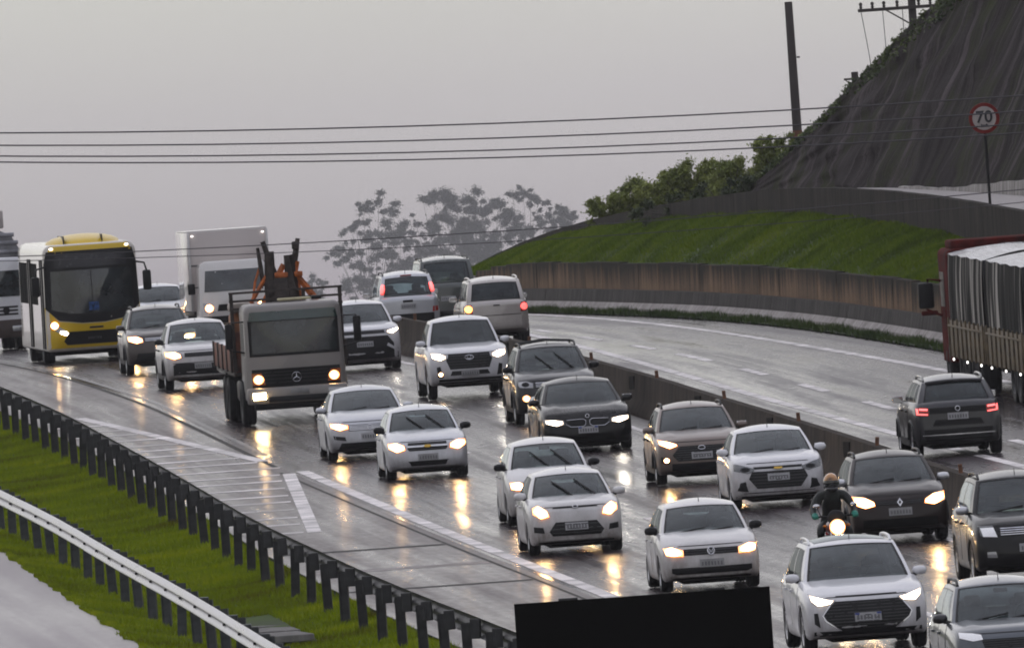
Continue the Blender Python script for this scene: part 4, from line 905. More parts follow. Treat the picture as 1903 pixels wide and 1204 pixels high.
c.plate(.62, mat=M_PLATEG); c.patch('front', [(-.7, .34), (.7, .34), (.62, .54), (-.62, .54)], 'skid_plate', M_BLK, nx=9)
# white pickup-like car half hidden by the crane truck
c = Car('suv_car', 'white utility car with black lower bumper half hidden by the crane truck bed', 'car', -7.42, 459, P_WHITE2, L=4.5, W=1.80, H=1.66, wb=2.8, fo=.85, wr=.345, ground=.25, nose=.98, cowl=1.11, belt=1.12, tail=1.14, wbt=1.15, wtt=1.9, rtt=3.2, rbt=3.55, bed=[(3.6, 1.1), (3.8, 1.08)], windows=[(.085, .47), (.51, .93)], glass=G_CLEAR, sglass=G_DARK, cladding=1, mirror=M_BLK, wiper=False)
c.lamps([(.46, .78), (.62, .76), (.84, .82), (.85, .95), (.60, .93), (.48, .88)], M_HAL, (.70, .855, .10, .055)); c.grille([(-.42, .80), (.42, .80), (.42, .90), (-.42, .90)], 3); c.plate(.58, mat=M_PLATEG); c.patch('front', [(-.78, .30), (.78, .30), (.70, .62), (-.62, .66), (-.70, .62)], 'lower_bumper', M_BLK, nx=11); c.patch('front', [(-.7, .655), (.7, .655), (.7, .67), (-.7, .67)], 'bumper_seam', M_BLK, nx=9, nz=2)
# car peeping out behind the bus
c = Car('hatchback_car', 'silver car showing only its roof and windscreen behind the taupe SUV', 'car', -9.95, 553, P_SILVER2, L=4.0, W=1.72, H=1.52, wb=2.5, fo=.8, wr=.30, nose=.82, cowl=.98, belt=.99, tail=1.0, glass=G_MID, mirror=M_BLK)
c.lamps([(.46, .64), (.78, .68), (.80, .80), (.50, .76)], M_HAL, (.64, .72, .09, .05)); c.plate(.5); c.grille([(-.4, .6), (.4, .6), (.4, .7), (-.4, .7)], 2)
# dark brown hatchback with glowing lamps, beside the motorcycle
c = Car('hatchback_car', 'black-brown hatchback with roof rails, blazing halogen headlights and diamond badge beside the motorcycle', 'car', 6.36, 332.5, P_BLACKB, L=4.05, W=1.73, H=1.55, wb=2.59, fo=.80, wr=.31, ground=.21, nose=.88, cowl=1.02, belt=1.03, tail=1.05, wbt=1.05, wtt=1.80, rtt=3.4, rbt=3.9, glass=G_MID, sglass=G_DARK, rail=M_BLK, mirror=P_SILVER2, cladding=1, wiper=True)
c.lamps([(.44, .68), (.62, .65), (.82, .72), (.84, .88), (.62, .84), (.46, .76)], M_HAL, (.585, .735, .125, .072)); c.grille([(-.42, .68), (.42, .68), (.42, .75), (-.42, .75)], 2)
bd = c.patch('front', [(-.05, .72), (0, .645), (.05, .72), (0, .795)], 'badge', M_CHR, off=.03, nx=4); c.patch('front', [(-.024, .72), (0, .685), (.024, .72), (0, .755)], 'badge_hollow', M_BLK, off=.034, nx=4, parent=bd)
c.plate(.56, mat=M_PLATEG); c.patch('front', [(-.7, .26), (.7, .26), (.64, .44), (-.64, .44)], 'air_intake', M_DARK, nx=9)
# black SUV beside the barrier
c = Car('suv_car', 'glossy black SUV with roof rack and pale unlit square headlight', 'car', 8.02, 312, P_BLACK, L=4.6, W=1.84, H=1.76, wb=2.66, fo=.88, wr=.36, ground=.24, nose=1.0, cowl=1.14, belt=1.15, tail=1.17, wbt=1.2, wtt=1.9, rtt=3.9, rbt=4.4, glass=G_CLEAR, sglass=G_MID, rail=M_BLK, mirror=P_SILVER2, wiper=True)
c.lamps([(.54, .80), (.80, .82), (.84, .98), (.60, .98)], M_DIM, (.66, .86, .055, .045), bowl=False, housing=M_SMOKE); c.grille([(-.5, .8), (.5, .8), (.5, .95), (-.5, .95)], 4, bar=M_CHR); c.ring(0, .88, .07, 'badge', M_CHR); c.plate(.6); c.both('front', [(.56, .46), (.72, .47), (.72, .56), (.58, .56)], 'fog_lamp', M_LAMP, nx=5)
# blue-grey SUV, only its roof, windscreen and bonnet in view
c = Car('suv_car', 'blue-grey SUV with roof rails and grey mirror beside the white mesh-grille crossover', 'car', 6.72, 273.5, P_BLUEG, L=4.4, W=1.80, H=1.63, wb=2.65, fo=.88, wr=.34, ground=.22, nose=.96, cowl=1.06, belt=1.07, tail=1.1, wbt=1.18, wtt=1.95, rtt=3.7, rbt=4.2, glass=G_CLEAR, sglass=G_CLEAR, rail=M_BLK, mirror=P_GREY, wiper=True)
c.lamps([(.48, .84), (.64, .82), (.85, .88), (.85, .97), (.64, .95), (.5, .92)], M_DIM, (.62, .885, .08, .035), bowl=False, housing=M_SMOKE); c.grille([(-.45, .7), (.45, .7), (.5, .84), (-.5, .84)], 4); c.plate(.56)

# ------------------------------------------------------------------ cars driving away on the other carriageway
def rear_axle(x, y, wb):       # front axle position for a car seen from behind whose rear axle is at (x, y)
    return x+MEDB.d(y)*wb, y+wb
x_, y_ = rear_axle(8.4, 374, 2.65)
c = Car('suv_car', 'metallic grey SUV with lit red tail lights joined by a dark band, driving away', 'car', x_, y_, P_TGREY, L=4.2, W=1.76, H=1.58, wb=2.65, fo=.82, wr=.335, ground=.22, nose=.9, cowl=1.05, belt=1.08, tail=1.08, wbt=1.05, wtt=1.8, rtt=3.65, rbt=4.08, glass=G_DARK, sglass=G_DARK, away=True, rail=P_TGREY, cladding=1)
tl = c.both('rear', [(.56, .83), (.80, .85), (.80, 1.0), (.56, .98)], 'tail_light', M_TAILD, off=.014, nx=6)
for i, sg in enumerate((-1, 1)):
    for pl in ([(.58, .93), (.79, .95), (.79, .985), (.58, .965)], [(.58, .84), (.79, .86), (.79, .885), (.58, .865)], [(.755, .88), (.79, .88), (.79, .95), (.755, .95)]): c.patch('rear', [(sg*a, z) for a, z in pl], 'lamp', M_TAILR, off=.02, nx=4, nz=3, parent=tl[i])
c.patch('rear', [(-.55, .86), (.55, .86), (.55, .975), (-.55, .975)], 'tailgate_band', M_BLK, off=.010, nx=9); c.ring(0, .94, .045, 'badge', M_CHR, face='rear'); c.plate(.80, 'rear')
c.patch('rear', [(-.50, .62), (.50, .62), (.44, .74), (-.44, .74)], 'plate_recess', M_BLK, off=.005, nx=9); c.patch('rear', [(-.78, .34), (.78, .34), (.76, .56), (-.76, .56)], 'bumper', M_BLK, off=.012, nx=11); c.patch('rear', [(-.7, .44), (.7, .44), (.7, .46), (-.7, .46)], 'chrome_strip', M_CHR, off=.02, nx=9, nz=2)
MB().tube([Vector(c.rear(u, .98))+Vector((0, .05, .0)) for u in lin(-.9, .9, 9)], .03, 6).build('spoiler', P_TGREY, c.root, smooth=60)
x_, y_ = rear_axle(-.42, 487, 2.45)
c = Car('suv_car', 'champagne short SUV with round-cornered dark rear window and lit tail lights', 'car', x_, y_, P_CHAMP, L=4.0, W=1.70, H=1.72, wb=2.45, fo=.75, wr=.345, ground=.24, nose=.98, cowl=1.1, belt=1.12, tail=1.12, wbt=1.05, wtt=1.75, rtt=3.65, rbt=3.92, glass=G_DARK, sglass=G_DARK, away=True, rail=P_CHAMP, roofw=.76)
tl = c.both('rear', [(.60, .80), (.80, .82), (.80, 1.04), (.62, 1.04)], 'tail_light', M_TAILD, off=.014, nx=6)
c.patch('rear', c.oval(-.70, .93, .09, .09), 'lamp', M_TAILR, off=.022, nx=7, parent=tl[0]); c.patch('rear', c.oval(.70, .93, .09, .09), 'lamp', M_TAILO, off=.022, nx=7, parent=tl[1])
c.patch('rear', [(-.08, .98), (.08, .98), (.08, 1.01), (-.08, 1.01)], 'tailgate_handle', M_BLK, off=.02, nx=4, nz=3); c.patch('rear', [(-.7, .74), (.7, .74), (.7, .755), (-.7, .755)], 'tailgate_seam', M_BLK, nx=9, nz=2); c.patch('rear', [(-.78, .45), (.78, .45), (.78, .70), (-.78, .70)], 'bumper', P_CHAMP, off=.04, nx=11); c.plate(.56, 'rear', x=-.3)
x_, y_ = rear_axle(-2.72, 508, 2.5)
c = Car('suv_car', 'silver raised estate with high-set lit tail lights beside its rear window', 'car', x_, y_, P_SILVER, L=4.0, W=1.72, H=1.74, wb=2.5, fo=.8, wr=.32, ground=.23, nose=.92, cowl=1.06, belt=1.08, tail=1.08, wbt=.95, wtt=1.7, rtt=3.6, rbt=3.92, glass=G_CLEAR, sglass=G_MID, away=True, rail=M_BLK, roofw=.74)
for sg in (-1, 1):
    b = MB(); p0, p1 = Vector(c.rear(sg*.93, .25)), Vector(c.rear(sg*.93, .62)); b.tube([p0+Vector((0, .02, 0)), (p0+p1)/2+Vector((0, .05, 0)), p1+Vector((0, .02, 0))], [.045, .062, .045], 8); o = b.build('tail_light', M_TAILR, c.root, smooth=60)
c.patch('rear', [(-.12, .92), (.14, .92), (.14, .98), (-.12, .98)], 'plate_lamp', M_BLK, off=.02, nx=4, nz=3); c.plate(.82, 'rear'); c.patch('rear', [(-.8, .40), (.8, .40), (.8, .62), (-.8, .62)], 'bumper', M_BLK, off=.03, nx=11); c.both('rear', [(.62, .64), (.78, .66), (.78, .78), (.64, .78)], 'reflector', M_TAILD, nx=4)
b = MB(); p = Vector(c.rear(0, .97)); b.box((0, p.y+.02, p.z+.0), (.3, .03, .03), bev=.008); b.build('brake_light', M_TAILD, c.root)
x_, y_ = rear_axle(-1.75, 530, 2.6)
c = Car('van_car', 'dark green-grey tall car ahead of the champagne SUV', 'car', x_, y_, P_GREEN, L=4.3, W=1.75, H=1.86, wb=2.6, fo=.85, wr=.33, ground=.22, nose=.95, cowl=1.1, belt=1.12, tail=1.12, wbt=.95, wtt=1.6, rtt=3.95, rbt=4.2, glass=G_CLEAR, sglass=G_MID, away=True, roofw=.78, rail=M_BLK)
c.both('rear', [(.64, .80), (.80, .82), (.80, 1.04), (.66, 1.04)], 'tail_light', M_TAILD, nx=5); c.plate(.7, 'rear')

# ------------------------------------------------------------------ bus, trucks
class Big(Car):
    """a boxy vehicle: rounded body shell whose skin the pieces follow; origin on the ground under the front axle, nose towards -y"""
    def __init__(s, name, label, cat, x, y, away=False, Lref=None, dyaw=0):
        s.root = empty(name, (x, y, zr(y)), road_pose(x, y, away, Lref)); s.root.rotation_euler.z += dyaw; tag(s.root, label, cat)
    def shell(s, name, mat, W, z0, z1, L, fo, rad=.18, bow=.12, rake=.10, taper=.0, parent=None, main=True, rear_flat=True):
        b = MB(); n = 24; hw = W/2
        def sec(k, t):
            P = []; m = 6; rr = rad*k; w = hw*k; zc = (z0+z1)/2; hh = (z1-z0)/2*k
            for cx, cz, a0 in ((w-rr, hh-rr, 0), (-w+rr, hh-rr, 90), (-w+rr*.4, -hh+rr*.4, 180), (w-rr*.4, -hh+rr*.4, 270)):
                q = rr if a0 < 180 else rr*.4
                for i in range(m+1): a = R(a0+90*i/m); P.append((cx+q*math.cos(a), zc+cz+q*math.sin(a)))
            return P
        seq = [(0, .05), (0, .35), (0, .65), (0, .85), (0, .93), (.02, .965), (.06, .988), (.12, 1)]+[(q, 1) for q in lin(.3, L-.12, 12)]+[(L-.04, .99), (L, .97), (L, .5), (L, .05)]
        loops = []
        for t, k in seq:
            i0 = len(b.v)
            for px, pz in sec(k, t):
                u = (pz-z0)/(z1-z0); fall = max(0, 1-t/.8)**2
                b.v.append((px*(1-taper*u), t-fo+fall*(bow*(px/hw)**2+rake*max(0, u-.35)**1.5+.03*max(0, .3-u)), pz))
            loops.append(list(range(i0, len(b.v))))
        for A, B in zip(loops[:-1], loops[1:]):
            for i in range(len(A)): j = (i+1) % len(A); b.f.append((A[i], A[j], B[j], B[i]))
        b.f += [tuple(loops[0]), tuple(reversed(loops[-1]))]
        o = b.build(name, mat, parent or s.root, smooth=35)
        if main: s.bvh = BVHTree.FromPolygons([Vector(v) for v in b.v], b.f); s.L, s.fo, s.hw, s.g = L, fo, hw, z0
        return o
    def bx(s, name, mat, c, d, bev=.02, parent=None, rz=0): return MB().box(c, d, bev=bev, rz=rz).build(name, mat, parent or s.root, smooth=40)
P_YEL = paint('bus_yellow', (.60, .40, .004), dirt=.25, dirtcol=(.2, .13, .02), coat=.2); P_BUSW = paint('bus_white', (.60, .56, .50), dirt=.5)
G_BUS = glassmat('bus_glass', (.16, .18, .19))
v = Big('city_bus', 'yellow and white city bus with big black windscreen and yellow roof pod', 'bus', -11.0, 504.3)
v.shell('body', P_BUSW, 2.5, .34, 3.1, 12, 2.6, rad=.24, bow=.22, rake=.12, taper=.035)
v.patch('front', [(-1.235, .42), (1.235, .42), (1.235, 1.5), (.9, 1.12), (.3, 1.03), (-.3, 1.03), (-.9, 1.12), (-1.235, 1.5)], 'front_panel', P_YEL, off=.012, nx=19, nz=7); v.patch('front', [(-1.1, 2.88), (1.1, 2.88), (1.0, 3.06), (-1.0, 3.06)], 'front_cap', P_YEL, off=.012, nx=11, nz=4)
v.patch('front', [(-1.225, 1.46), (-.9, 1.14), (-.3, 1.05), (.3, 1.05), (.9, 1.14), (1.225, 1.46), (1.20, 2.6), (1.12, 2.93), (-1.12, 2.93), (-1.20, 2.6)], 'front_mask', M_BLK, off=.014, nx=19, nz=9)
ws = v.patch('front', [(-1.06, 1.42), (-.5, 1.3), (.5, 1.3), (1.06, 1.42), (1.04, 2.42), (-1.04, 2.42)], 'windscreen', plain('bus_screen', (.022, .027, .03), .08, coat=1.0, var=.5, scale=1.2), off=.03, nx=15, nz=8)
v.patch('front', [(-.10, 1.36), (.16, 1.36), (.16, 1.58), (-.10, 1.58)], 'sticker', plain('blue_sticker', (.02, .07, .22), .5, var=.6, scale=25), off=.036, nx=4, nz=4, parent=ws)
v.patch('front', [(-.012, 1.3), (.012, 1.3), (.012, 2.42), (-.012, 2.42)], 'screen_divider', M_BLK, off=.036, nx=2, nz=6, parent=ws)
v.patch('front', [(-.95, 2.5), (.95, 2.5), (.92, 2.82), (-.92, 2.82)], 'destination_board', plain('unlit_board', (.03, .03, .034), .25), off=.024, nx=9)
v.patch('front', [(-.72, .50), (.72, .50), (.80, .60), (.66, .84), (-.66, .84), (-.80, .60)], 'grille', M_BLK, off=.024, nx=9); v.plate(.66, mat=M_PLATEG)
v.patch('front', [(-.12, .90), (.24, .90), (.24, .95), (-.12, .95)], 'maker_mark', M_DARKG, off=.022, nx=4, nz=2)
for sg in (-1, 1):
    hl = v.patch('front', [(sg*.70, .74), (sg*.95, .84), (sg*1.16, 1.02), (sg*1.12, 1.12), (sg*.92, 1.0), (sg*.68, .84)], 'headlight', M_LAMP, off=.022, nx=9)
    v.patch('front', v.oval(sg*1.02, 1.02, .105, .09), 'lamp', M_HAL, off=.04, nx=11, nz=8, parent=hl); v.patch('front', [(sg*.66, .80), (sg*.72, .74), (sg*.90, .80), (sg*.88, .88), (sg*.72, .86)], 'lamp', M_LED, off=.04, nx=6, parent=hl)
    v.patch('front', v.oval(sg*.98, 3.0, .05, .03), 'marker_lamp', M_SMALL, off=.03, nx=6)
    q = MB(); q.tube([(sg*1.16, -2.35, 2.55), (sg*1.40, -2.55, 2.5), (sg*1.45, -2.56, 2.3)], .025, 8); ar = q.build('mirror_arm', M_BLK, v.root, smooth=60); v.bx('mirror', M_BLK, (sg*1.45, -2.55, 2.05), (.22, .12, .52), .05, ar)
    q = MB(); q.tube([(sg*.15, -2.52, 1.28), (sg*.1, -2.46, 1.9)], .014, 6); q.build('wiper', M_BLK, v.root)
    add_wheel(v.root, sg*1.08, 0, .48, .30, M_DARKG); add_wheel(v.root, sg*1.02, 6.0, .48, .42, M_DARKG)
    for k, (a, c_) in enumerate(((3.4, 4.6), (4.7, 5.9), (7.6, 8.8), (8.9, 10.1), (10.2, 11.4))): v.patch('side', [(a, 1.55), (c_, 1.55), (c_, 2.62), (a, 2.62)], 'side_window', M_DARK, sg=sg, off=.012, nx=3, nz=5)
for a, c_ in ((.55, 1.12), (1.25, 1.85), (6.1, 6.75), (6.85, 7.5)):
    d_ = v.patch('side', [(a, .42), (c_, .42), (c_, 2.72), (a, 2.72)], 'door', M_DARK, sg=-1, off=.016, nx=3, nz=5); v.patch('side', [(a+.42 if False else c_-.05, .42), (c_, .42), (c_, 2.72), (c_-.05, 2.72)], 'door_frame', P_BUSW, sg=-1, off=.02, nx=2, nz=4, parent=d_)
pod = MB(); pod.ell((0, 0, 0), (.98, 1.5, .26), 24, 10); pod.v = [(x_, y_+.4, max(0, z_)+3.08) for x_, y_, z_ in pod.v]; po = pod.build('roof_pod', P_YEL, v.root, smooth=60)
for x_ in (-.55, .45): MB().box((x_, .4, 3.2), (.03, 2.6, .2), bev=.01).build('pod_strap', M_BLK, po)
v.bx('underbody', M_DARK, (0, 3.4, .38), (2.2, 10.5, .3))

# crane truck
P_TRK = paint('truck_silver', (.24, .225, .215), .25, .4, .5, coat=.3); M_RUST = plain('rusty_red_boards', (.17, .06, .035), .65, var=.55, scale=3); M_ORG = plain('faded_orange_steel', (.46, .12, .025), .5, var=.4, scale=6); M_CRD = plain('greasy_dark_steel', (.05, .04, .036), .5, .4, var=.4)
M_TARPO = plain('orange_tarpaulin', (.34, .13, .05), .6, var=.5, scale=3); M_GVIS = plain('green_tint_visor', (.012, .035, .032), .12, coat=1.0)
v = Big('crane_truck', 'silver-cab flatbed truck carrying a folded orange crane and rust-red sideboards', 'truck', -4.88, 425.4)
v.shell('cab', P_TRK, 2.2, .55, 2.66, 1.75, 1.25, rad=.16, bow=.12, rake=.10, taper=.03)
ms = v.patch('front', [(-.99, 1.52), (.99, 1.52), (.99, 2.32), (-.99, 2.32)], 'windscreen_surround', M_BLK, off=.008, nx=11, nz=5); v.patch('front', [(-.93, 1.58), (.93, 1.58), (.92, 2.28), (-.92, 2.28)], 'windscreen', plain('truck_screen', (.025, .032, .033), .07, coat=1.0, var=.5, scale=1.5), off=.016, nx=11, nz=6)
v.patch('front', [(-.98, 2.30), (.98, 2.30), (.94, 2.50), (-.94, 2.50)], 'sun_visor', M_GVIS, off=.09, nx=11, nz=4)
v.patch('front', [(-.97, .84), (.97, .84), (.97, 1.24), (-.97, 1.24)], 'grille', M_BLK, off=.012, nx=11)
for z_ in (.93, 1.01, 1.09, 1.16): v.patch('front', [(-.7, z_), (.7, z_), (.7, z_+.015), (-.7, z_+.015)], 'slat', M_DARKG, off=.02, nx=9, nz=2)
st_ = v.ring(.0, 1.04, .105, 'star_badge', M_CHR, tube=.012, off=.04)
for a in (90, 210, 330): h = v.bvh.ray_cast(Vector((0, -3, 1.04)), Vector((0, 1, 0)))[0]; MB().tube([h+Vector((0, -.045, 0)), h+Vector((.1*math.cos(R(a)), -.035, .1*math.sin(R(a))))], [.014, .004], 6).build('star_point', M_CHR, st_)
bp = v.bx('bumper', P_TRK, (0, -1.20, .66), (2.2, .30, .36), .05); v.bx('bumper_intake', M_BLK, (.0, -1.36, .58), (1.3, .04, .12), .01, bp); v.bx('number_plate', M_PLATEG, (.05, -1.365, .74), (.40, .02, .11), .004)
v.bx('step_panel', M_BLK, (-.98, -1.18, .66), (.16, .3, .3), .03); v.bx('lower_bumper', M_BLK, (0, -1.12, .42), (1.9, .2, .14), .04)
for sg in (-1, 1):
    hl = v.patch('front', [(sg*.68, .90), (sg*.96, .90), (sg*.98, 1.16), (sg*.76, 1.16)], 'indicator_lamp', plain('amber_lens', (.35, .10, .02), .15, coat=1.0), off=.02, nx=6); v.patch('front', v.oval(sg*.83, 1.02, .12, .10), 'reflector', M_AMB, off=.026, nx=7, parent=hl); v.patch('front', v.oval(sg*.83, 1.02, .10, .09), 'lamp', M_HAL, off=.034, nx=11, nz=8, parent=hl)
    h2 = v.bx('headlight', M_LAMP, (sg*.84, -1.33, .66), (.34, .06, .20), .02); v.bx('lamp', M_FLAT if sg < 0 else M_LAMP, (sg*.84, -1.365, .66), (.28, .03, .14), .012, h2)
    q = MB(); q.tube([(sg*1.05, -.95, 2.3), (sg*1.40, -1.05, 2.3), (sg*1.41, -1.05, 1.7), (sg*1.07, -.95, 1.62)], .02, 8); ar = q.build('mirror_arm', M_BLK, v.root, smooth=60); v.bx('mirror', M_BLK, (sg*1.41, -1.07, 2.0), (.17, .09, .56), .04, ar)
    v.patch('side', [(.35, .75), (1.4, .75), (1.4, 1.5), (.35, 1.5)], 'door', P_TRK, sg=sg, off=.01, nx=4, nz=4); v.patch('side', [(.42, 1.55), (1.35, 1.55), (1.3, 2.25), (.5, 2.25)], 'side_window', M_BLK, sg=sg, off=.008, nx=4, nz=4)
    add_wheel(v.root, sg*1.02, 0, .50, .30, M_DARKG)
    for y_ in (4.0, 5.25): add_wheel(v.root, sg*.98, y_, .50, .46, M_DARKG)
    for k in range(4): v.bx('sideboard', M_RUST, (sg*1.24, 1.75+1.55*k, 1.44), (.05, 1.5, .52), .012)
    for k in range(5): v.bx('board_post', M_CRD, (sg*1.27, 1.0+1.55*k, 1.44), (.05, .08, .58), .01)
    v.bx('mudguard', M_BLK, (sg*1.05, 4.6, 1.08), (.45, 2.4, .05), .02)
v.bx('bed_floor', M_CRD, (0, 4.1, 1.12), (2.46, 6.4, .12)); v.bx('chassis', M_DARK, (0, 3.2, .78), (.9, 8.0, .5)); v.bx('fuel_tank', M_CRD, (-.85, 1.9, .72), (.5, 1.1, .5), .1)
hb = MB()
for x_ in (-1.2, -.4, .4, 1.2): hb.box((x_, .78, 2.05), (.08, .06, 1.75))
for z_ in (2.55, 2.72, 2.9): hb.box((0, .74, z_), (2.5, .05, .05))
hb.build('headboard_rack', M_CRD, v.root)
v.bx('headboard', M_RUST, (0, .86, 1.6), (2.4, .05, .9)); v.bx('tarpaulin_bundle', M_TARPO, (-.98, 1.7, 2.0), (.42, 1.4, .95), .12); v.bx('tarpaulin_bundle', plain('white_sacking', (.42, .37, .33), .7), (-1.0, 1.2, 2.58), (.5, .7, .22), .08)
# folded crane
cr_ = MB(); cr_.box((-.02, 1.6, 2.2), (.5, .6, 2.0), bev=.05); cr_.build('crane_column', M_CRD, v.root, smooth=40)
for (x0, z0, x1, z1, r_, m_) in ((-.30, 2.0, -.25, 3.75, .13, M_CRD), (.27, 2.0, .17, 3.65, .15, M_CRD), (.02, 2.6, -.38, 3.98, .075, M_CRD), (.25, 3.3, .40, 4.0, .07, M_CRD), (-.56, 2.4, .05, 3.45, .085, M_ORG), (.80, 2.5, .22, 3.35, .08, M_ORG), (.08, 2.45, .36, 3.5, .07, M_ORG), (-.2, 2.4, .12, 3.2, .08, M_ORG), (-.75, 2.6, -.3, 3.3, .05, M_ORG), (.5, 2.4, .3, 3.1, .06, M_ORG), (-.42, 3.0, -.5, 3.85, .05, M_CRD)):
    MB().tube([(x0, 1.45, z0), ((x0+x1)/2, 1.4, (z0+z1)/2), (x1, 1.4, z1)], [r_, r_*1.05, r_*.8], 6).build('crane_arm', m_, v.root, smooth=30)
v.bx('crane_bracket', M_ORG, (.14, 1.35, 3.22), (.62, .12, .12), .02); v.bx('hook_block', M_CRD, (.33, 1.3, 3.85), (.16, .14, .18), .03); v.bx('roof_plank', plain('pale_plank', (.42, .38, .24), .6), (.12, -.3, 2.72), (.72, .5, .05), .015); v.bx('roof_case', M_BLK, (.62, -.1, 2.72), (.22, .3, .08), .02)
MB().tube([(-.75, 1.5, 2.3), (-.6, 1.45, 3.1), (-.45, 1.45, 3.5)], .03, 6).build('hydraulic_hose', M_ORG, v.root, smooth=60)

# white box truck
P_BOX = paint('box_body_beige', (.45, .40, .385), dirt=.3); P_BOXC = paint('box_cab_white', (.62, .60, .58), dirt=.4)
v = Big('box_truck', 'pale box truck with tall square cargo body and one bright headlight', 'truck', -7.66, 536)
v.shell('cab', P_BOXC, 1.98, .40, 2.12, 1.7, .95, rad=.2, bow=.14, rake=.55, taper=.08)
bxb = v.bx('cargo_box', P_BOX, (0, 3.0, 1.85), (2.22, 5.0, 2.2), .035); v.bx('box_rim', plain('box_rim_dark', (.12, .11, .11), .4, .4), (0, .49, 2.02), (2.26, .03, .05), .008, bxb); v.bx('roof_cap', P_BOXC, (0, 3.0, 2.965), (2.2, 4.9, .03), .01, bxb)
for x_ in (-1.09, 1.09): v.bx('corner_post', plain('alu_post', (.5, .49, .49), .35, .6), (x_, .485, 1.85), (.06, .03, 2.16), .008, bxb); v.bx('marker_lamp', M_SMALL, (x_*.9, .46, 2.84), (.06, .03, .03), .006, bxb)
v.patch('front', [(-.82, 1.28), (.82, 1.28), (.76, 1.86), (-.76, 1.86)], 'windscreen', plain('van_screen', (.03, .036, .04), .07, coat=1.0, var=.5, scale=1.5), off=.012, nx=9)
v.patch('front', [(-.5, .74), (.5, .74), (.46, .92), (-.46, .92)], 'grille', M_BLK, off=.01, nx=9); v.patch('front', [(-.9, .42), (.9, .42), (.9, .60), (-.9, .60)], 'bumper', M_BLK, off=.03, nx=9)
for sg in (-1, 1):
    hl = v.patch('front', [(sg*.56, .70), (sg*.86, .74), (sg*.88, .98), (sg*.62, .94)], 'headlight', M_LAMP, off=.012, nx=6); v.patch('front', v.oval(sg*.72, .83, .12, .11), 'reflector', M_AMB, off=.02, nx=7, parent=hl); v.patch('front', v.oval(sg*.72, .83, .11, .10), 'lamp', M_HAL, off=.03, nx=11, nz=8, parent=hl)
    ar = v.bx('mirror_arm', M_BLK, (sg*1.05, -.25, 1.42), (.22, .03, .03), .008); v.bx('mirror', M_BLK, (sg*1.14, -.27, 1.38), (.20, .09, .30), .03, ar)
    add_wheel(v.root, sg*.86, 0, .36, .22, M_DARKG); add_wheel(v.root, sg*.84, 3.6, .36, .36, M_DARKG); v.patch('side', [(.7, .62), (1.55, .62), (1.55, 1.25), (.7, 1.25)], 'door', P_BOXC, sg=sg, off=.01, nx=3, nz=4)
v.bx('chassis', M_DARK, (0, 2.6, .6), (.9, 5.4, .25)); v.bx('side_skirt', M_CRD, (0, 3.0, .68), (2.1, 4.6, .12))

# white truck with grey tarpaulin load, next to the bus
P_LT = paint('truck_white', (.60, .60, .62), dirt=.3)
v = Big('tarp_truck', 'white truck with slatted grille and stepped grey tarpaulin load next to the bus', 'truck', -14.75, 541)
v.shell('cab', P_LT, 2.42, .5, 2.62, 1.8, 1.3, rad=.14, bow=.1, rake=.1, taper=.02)
v.patch('front', [(-1.08, 1.52), (1.08, 1.52), (1.06, 2.24), (-1.06, 2.24)], 'windscreen', plain('tarp_truck_screen', (.028, .034, .037), .07, coat=1.0, var=.5), off=.012, nx=9)
for z_ in (1.0, 1.1, 1.2): v.patch('front', [(-.95, z_), (.95, z_), (.95, z_+.05), (-.95, z_+.05)], 'slat', M_BLK, off=.012, nx=9, nz=3)
v.patch('front', v.oval(.62, 1.13, .10, .10), 'round_badge', M_BLK, off=.03, nx=8); lb = v.bx('bumper', plain('dark_bumper', (.05, .035, .03), .5), (0, -1.25, .62), (2.4, .28, .5), .04)
for sg in (-1, 1): v.bx('headlight', M_LAMP, (sg*.9, -1.4, .62), (.3, .04, .16), .02); add_wheel(v.root, sg*1.04, 0, .5, .3, M_DARKG); add_wheel(v.root, sg*1.0, 4.6, .5, .46, M_DARKG)
v.bx('chassis', M_DARK, (0, 3.5, .7), (.9, 8, .4)); v.bx('cargo_bed', M_CRD, (0, 4.3, 1.3), (2.5, 6.8, .5))
M_TARP = plain('grey_tarpaulin', (.20, .20, .215), .4, var=.35, scale=2.5); tp = MB()
sec_ = [(-1.25, 1.5), (-1.27, 2.7), (-1.0, 3.2), (-.5, 3.45), (.5, 3.45), (1.0, 3.2), (1.27, 2.7), (1.25, 1.5)]; tp.prism(sec_, .7, 7.6); tp.build('tarpaulin', M_TARP, v.root); 
for k, z_ in enumerate((2.75, 3.0, 3.22)): MB().tube([(-1.28+.1*k, .68, z_), (0, .64, z_+.03), (1.28-.1*k, .68, z_)], .06, 8).build('tarpaulin_fold', M_TARP, v.root, smooth=60)
v.bx('load_crate', plain('pale_crate', (.40, .36, .345), .6), (-.1, 3.4, 3.66), (1.9, 4.2, .5), .04)

# red truck with two tarpaulined grain trailers, driving away
P_RED = plain('truck_red', (.075, .009, .007), .8, var=.4, scale=3, spec=.05); M = Mat('painted_shine_tarpaulin'); M.set(Roughness=.7, Specular_IOR_Level=.03)
st = M.noise(M.coord(scale=(.2, 1.3, .06)), 1.6, 3, .6); M.to(M.ramp(st, (.47, (.007, .008, .008)), (.545, (.03, .029, .027)), (.60, (.30, .285, .26)), (.66, (.42, .40, .37))), 'Base Color'); M_SHINE = M.m  # pale streaks in the colour paint the shine of running water
M = Mat('wet_trailer_roof'); M.set(Roughness=.25); M.to(M.ramp(M.noise(M.coord(scale=(2.5, .12, 1)), 2.0, 5, .6), (.35, (.10, .10, .11)), (.65, (.42, .42, .45))), 'Base Color'); M_TROOF = M.m
M_BOARD = plain('mud_brown_boards', (.13, .10, .06), .6, var=.4, scale=4)
v = Big('grain_truck', 'red truck hauling two boxy trailers under dark tarpaulins with painted streaks of wet shine', 'truck', 10.55, 417.3, away=True, Lref=OPE)
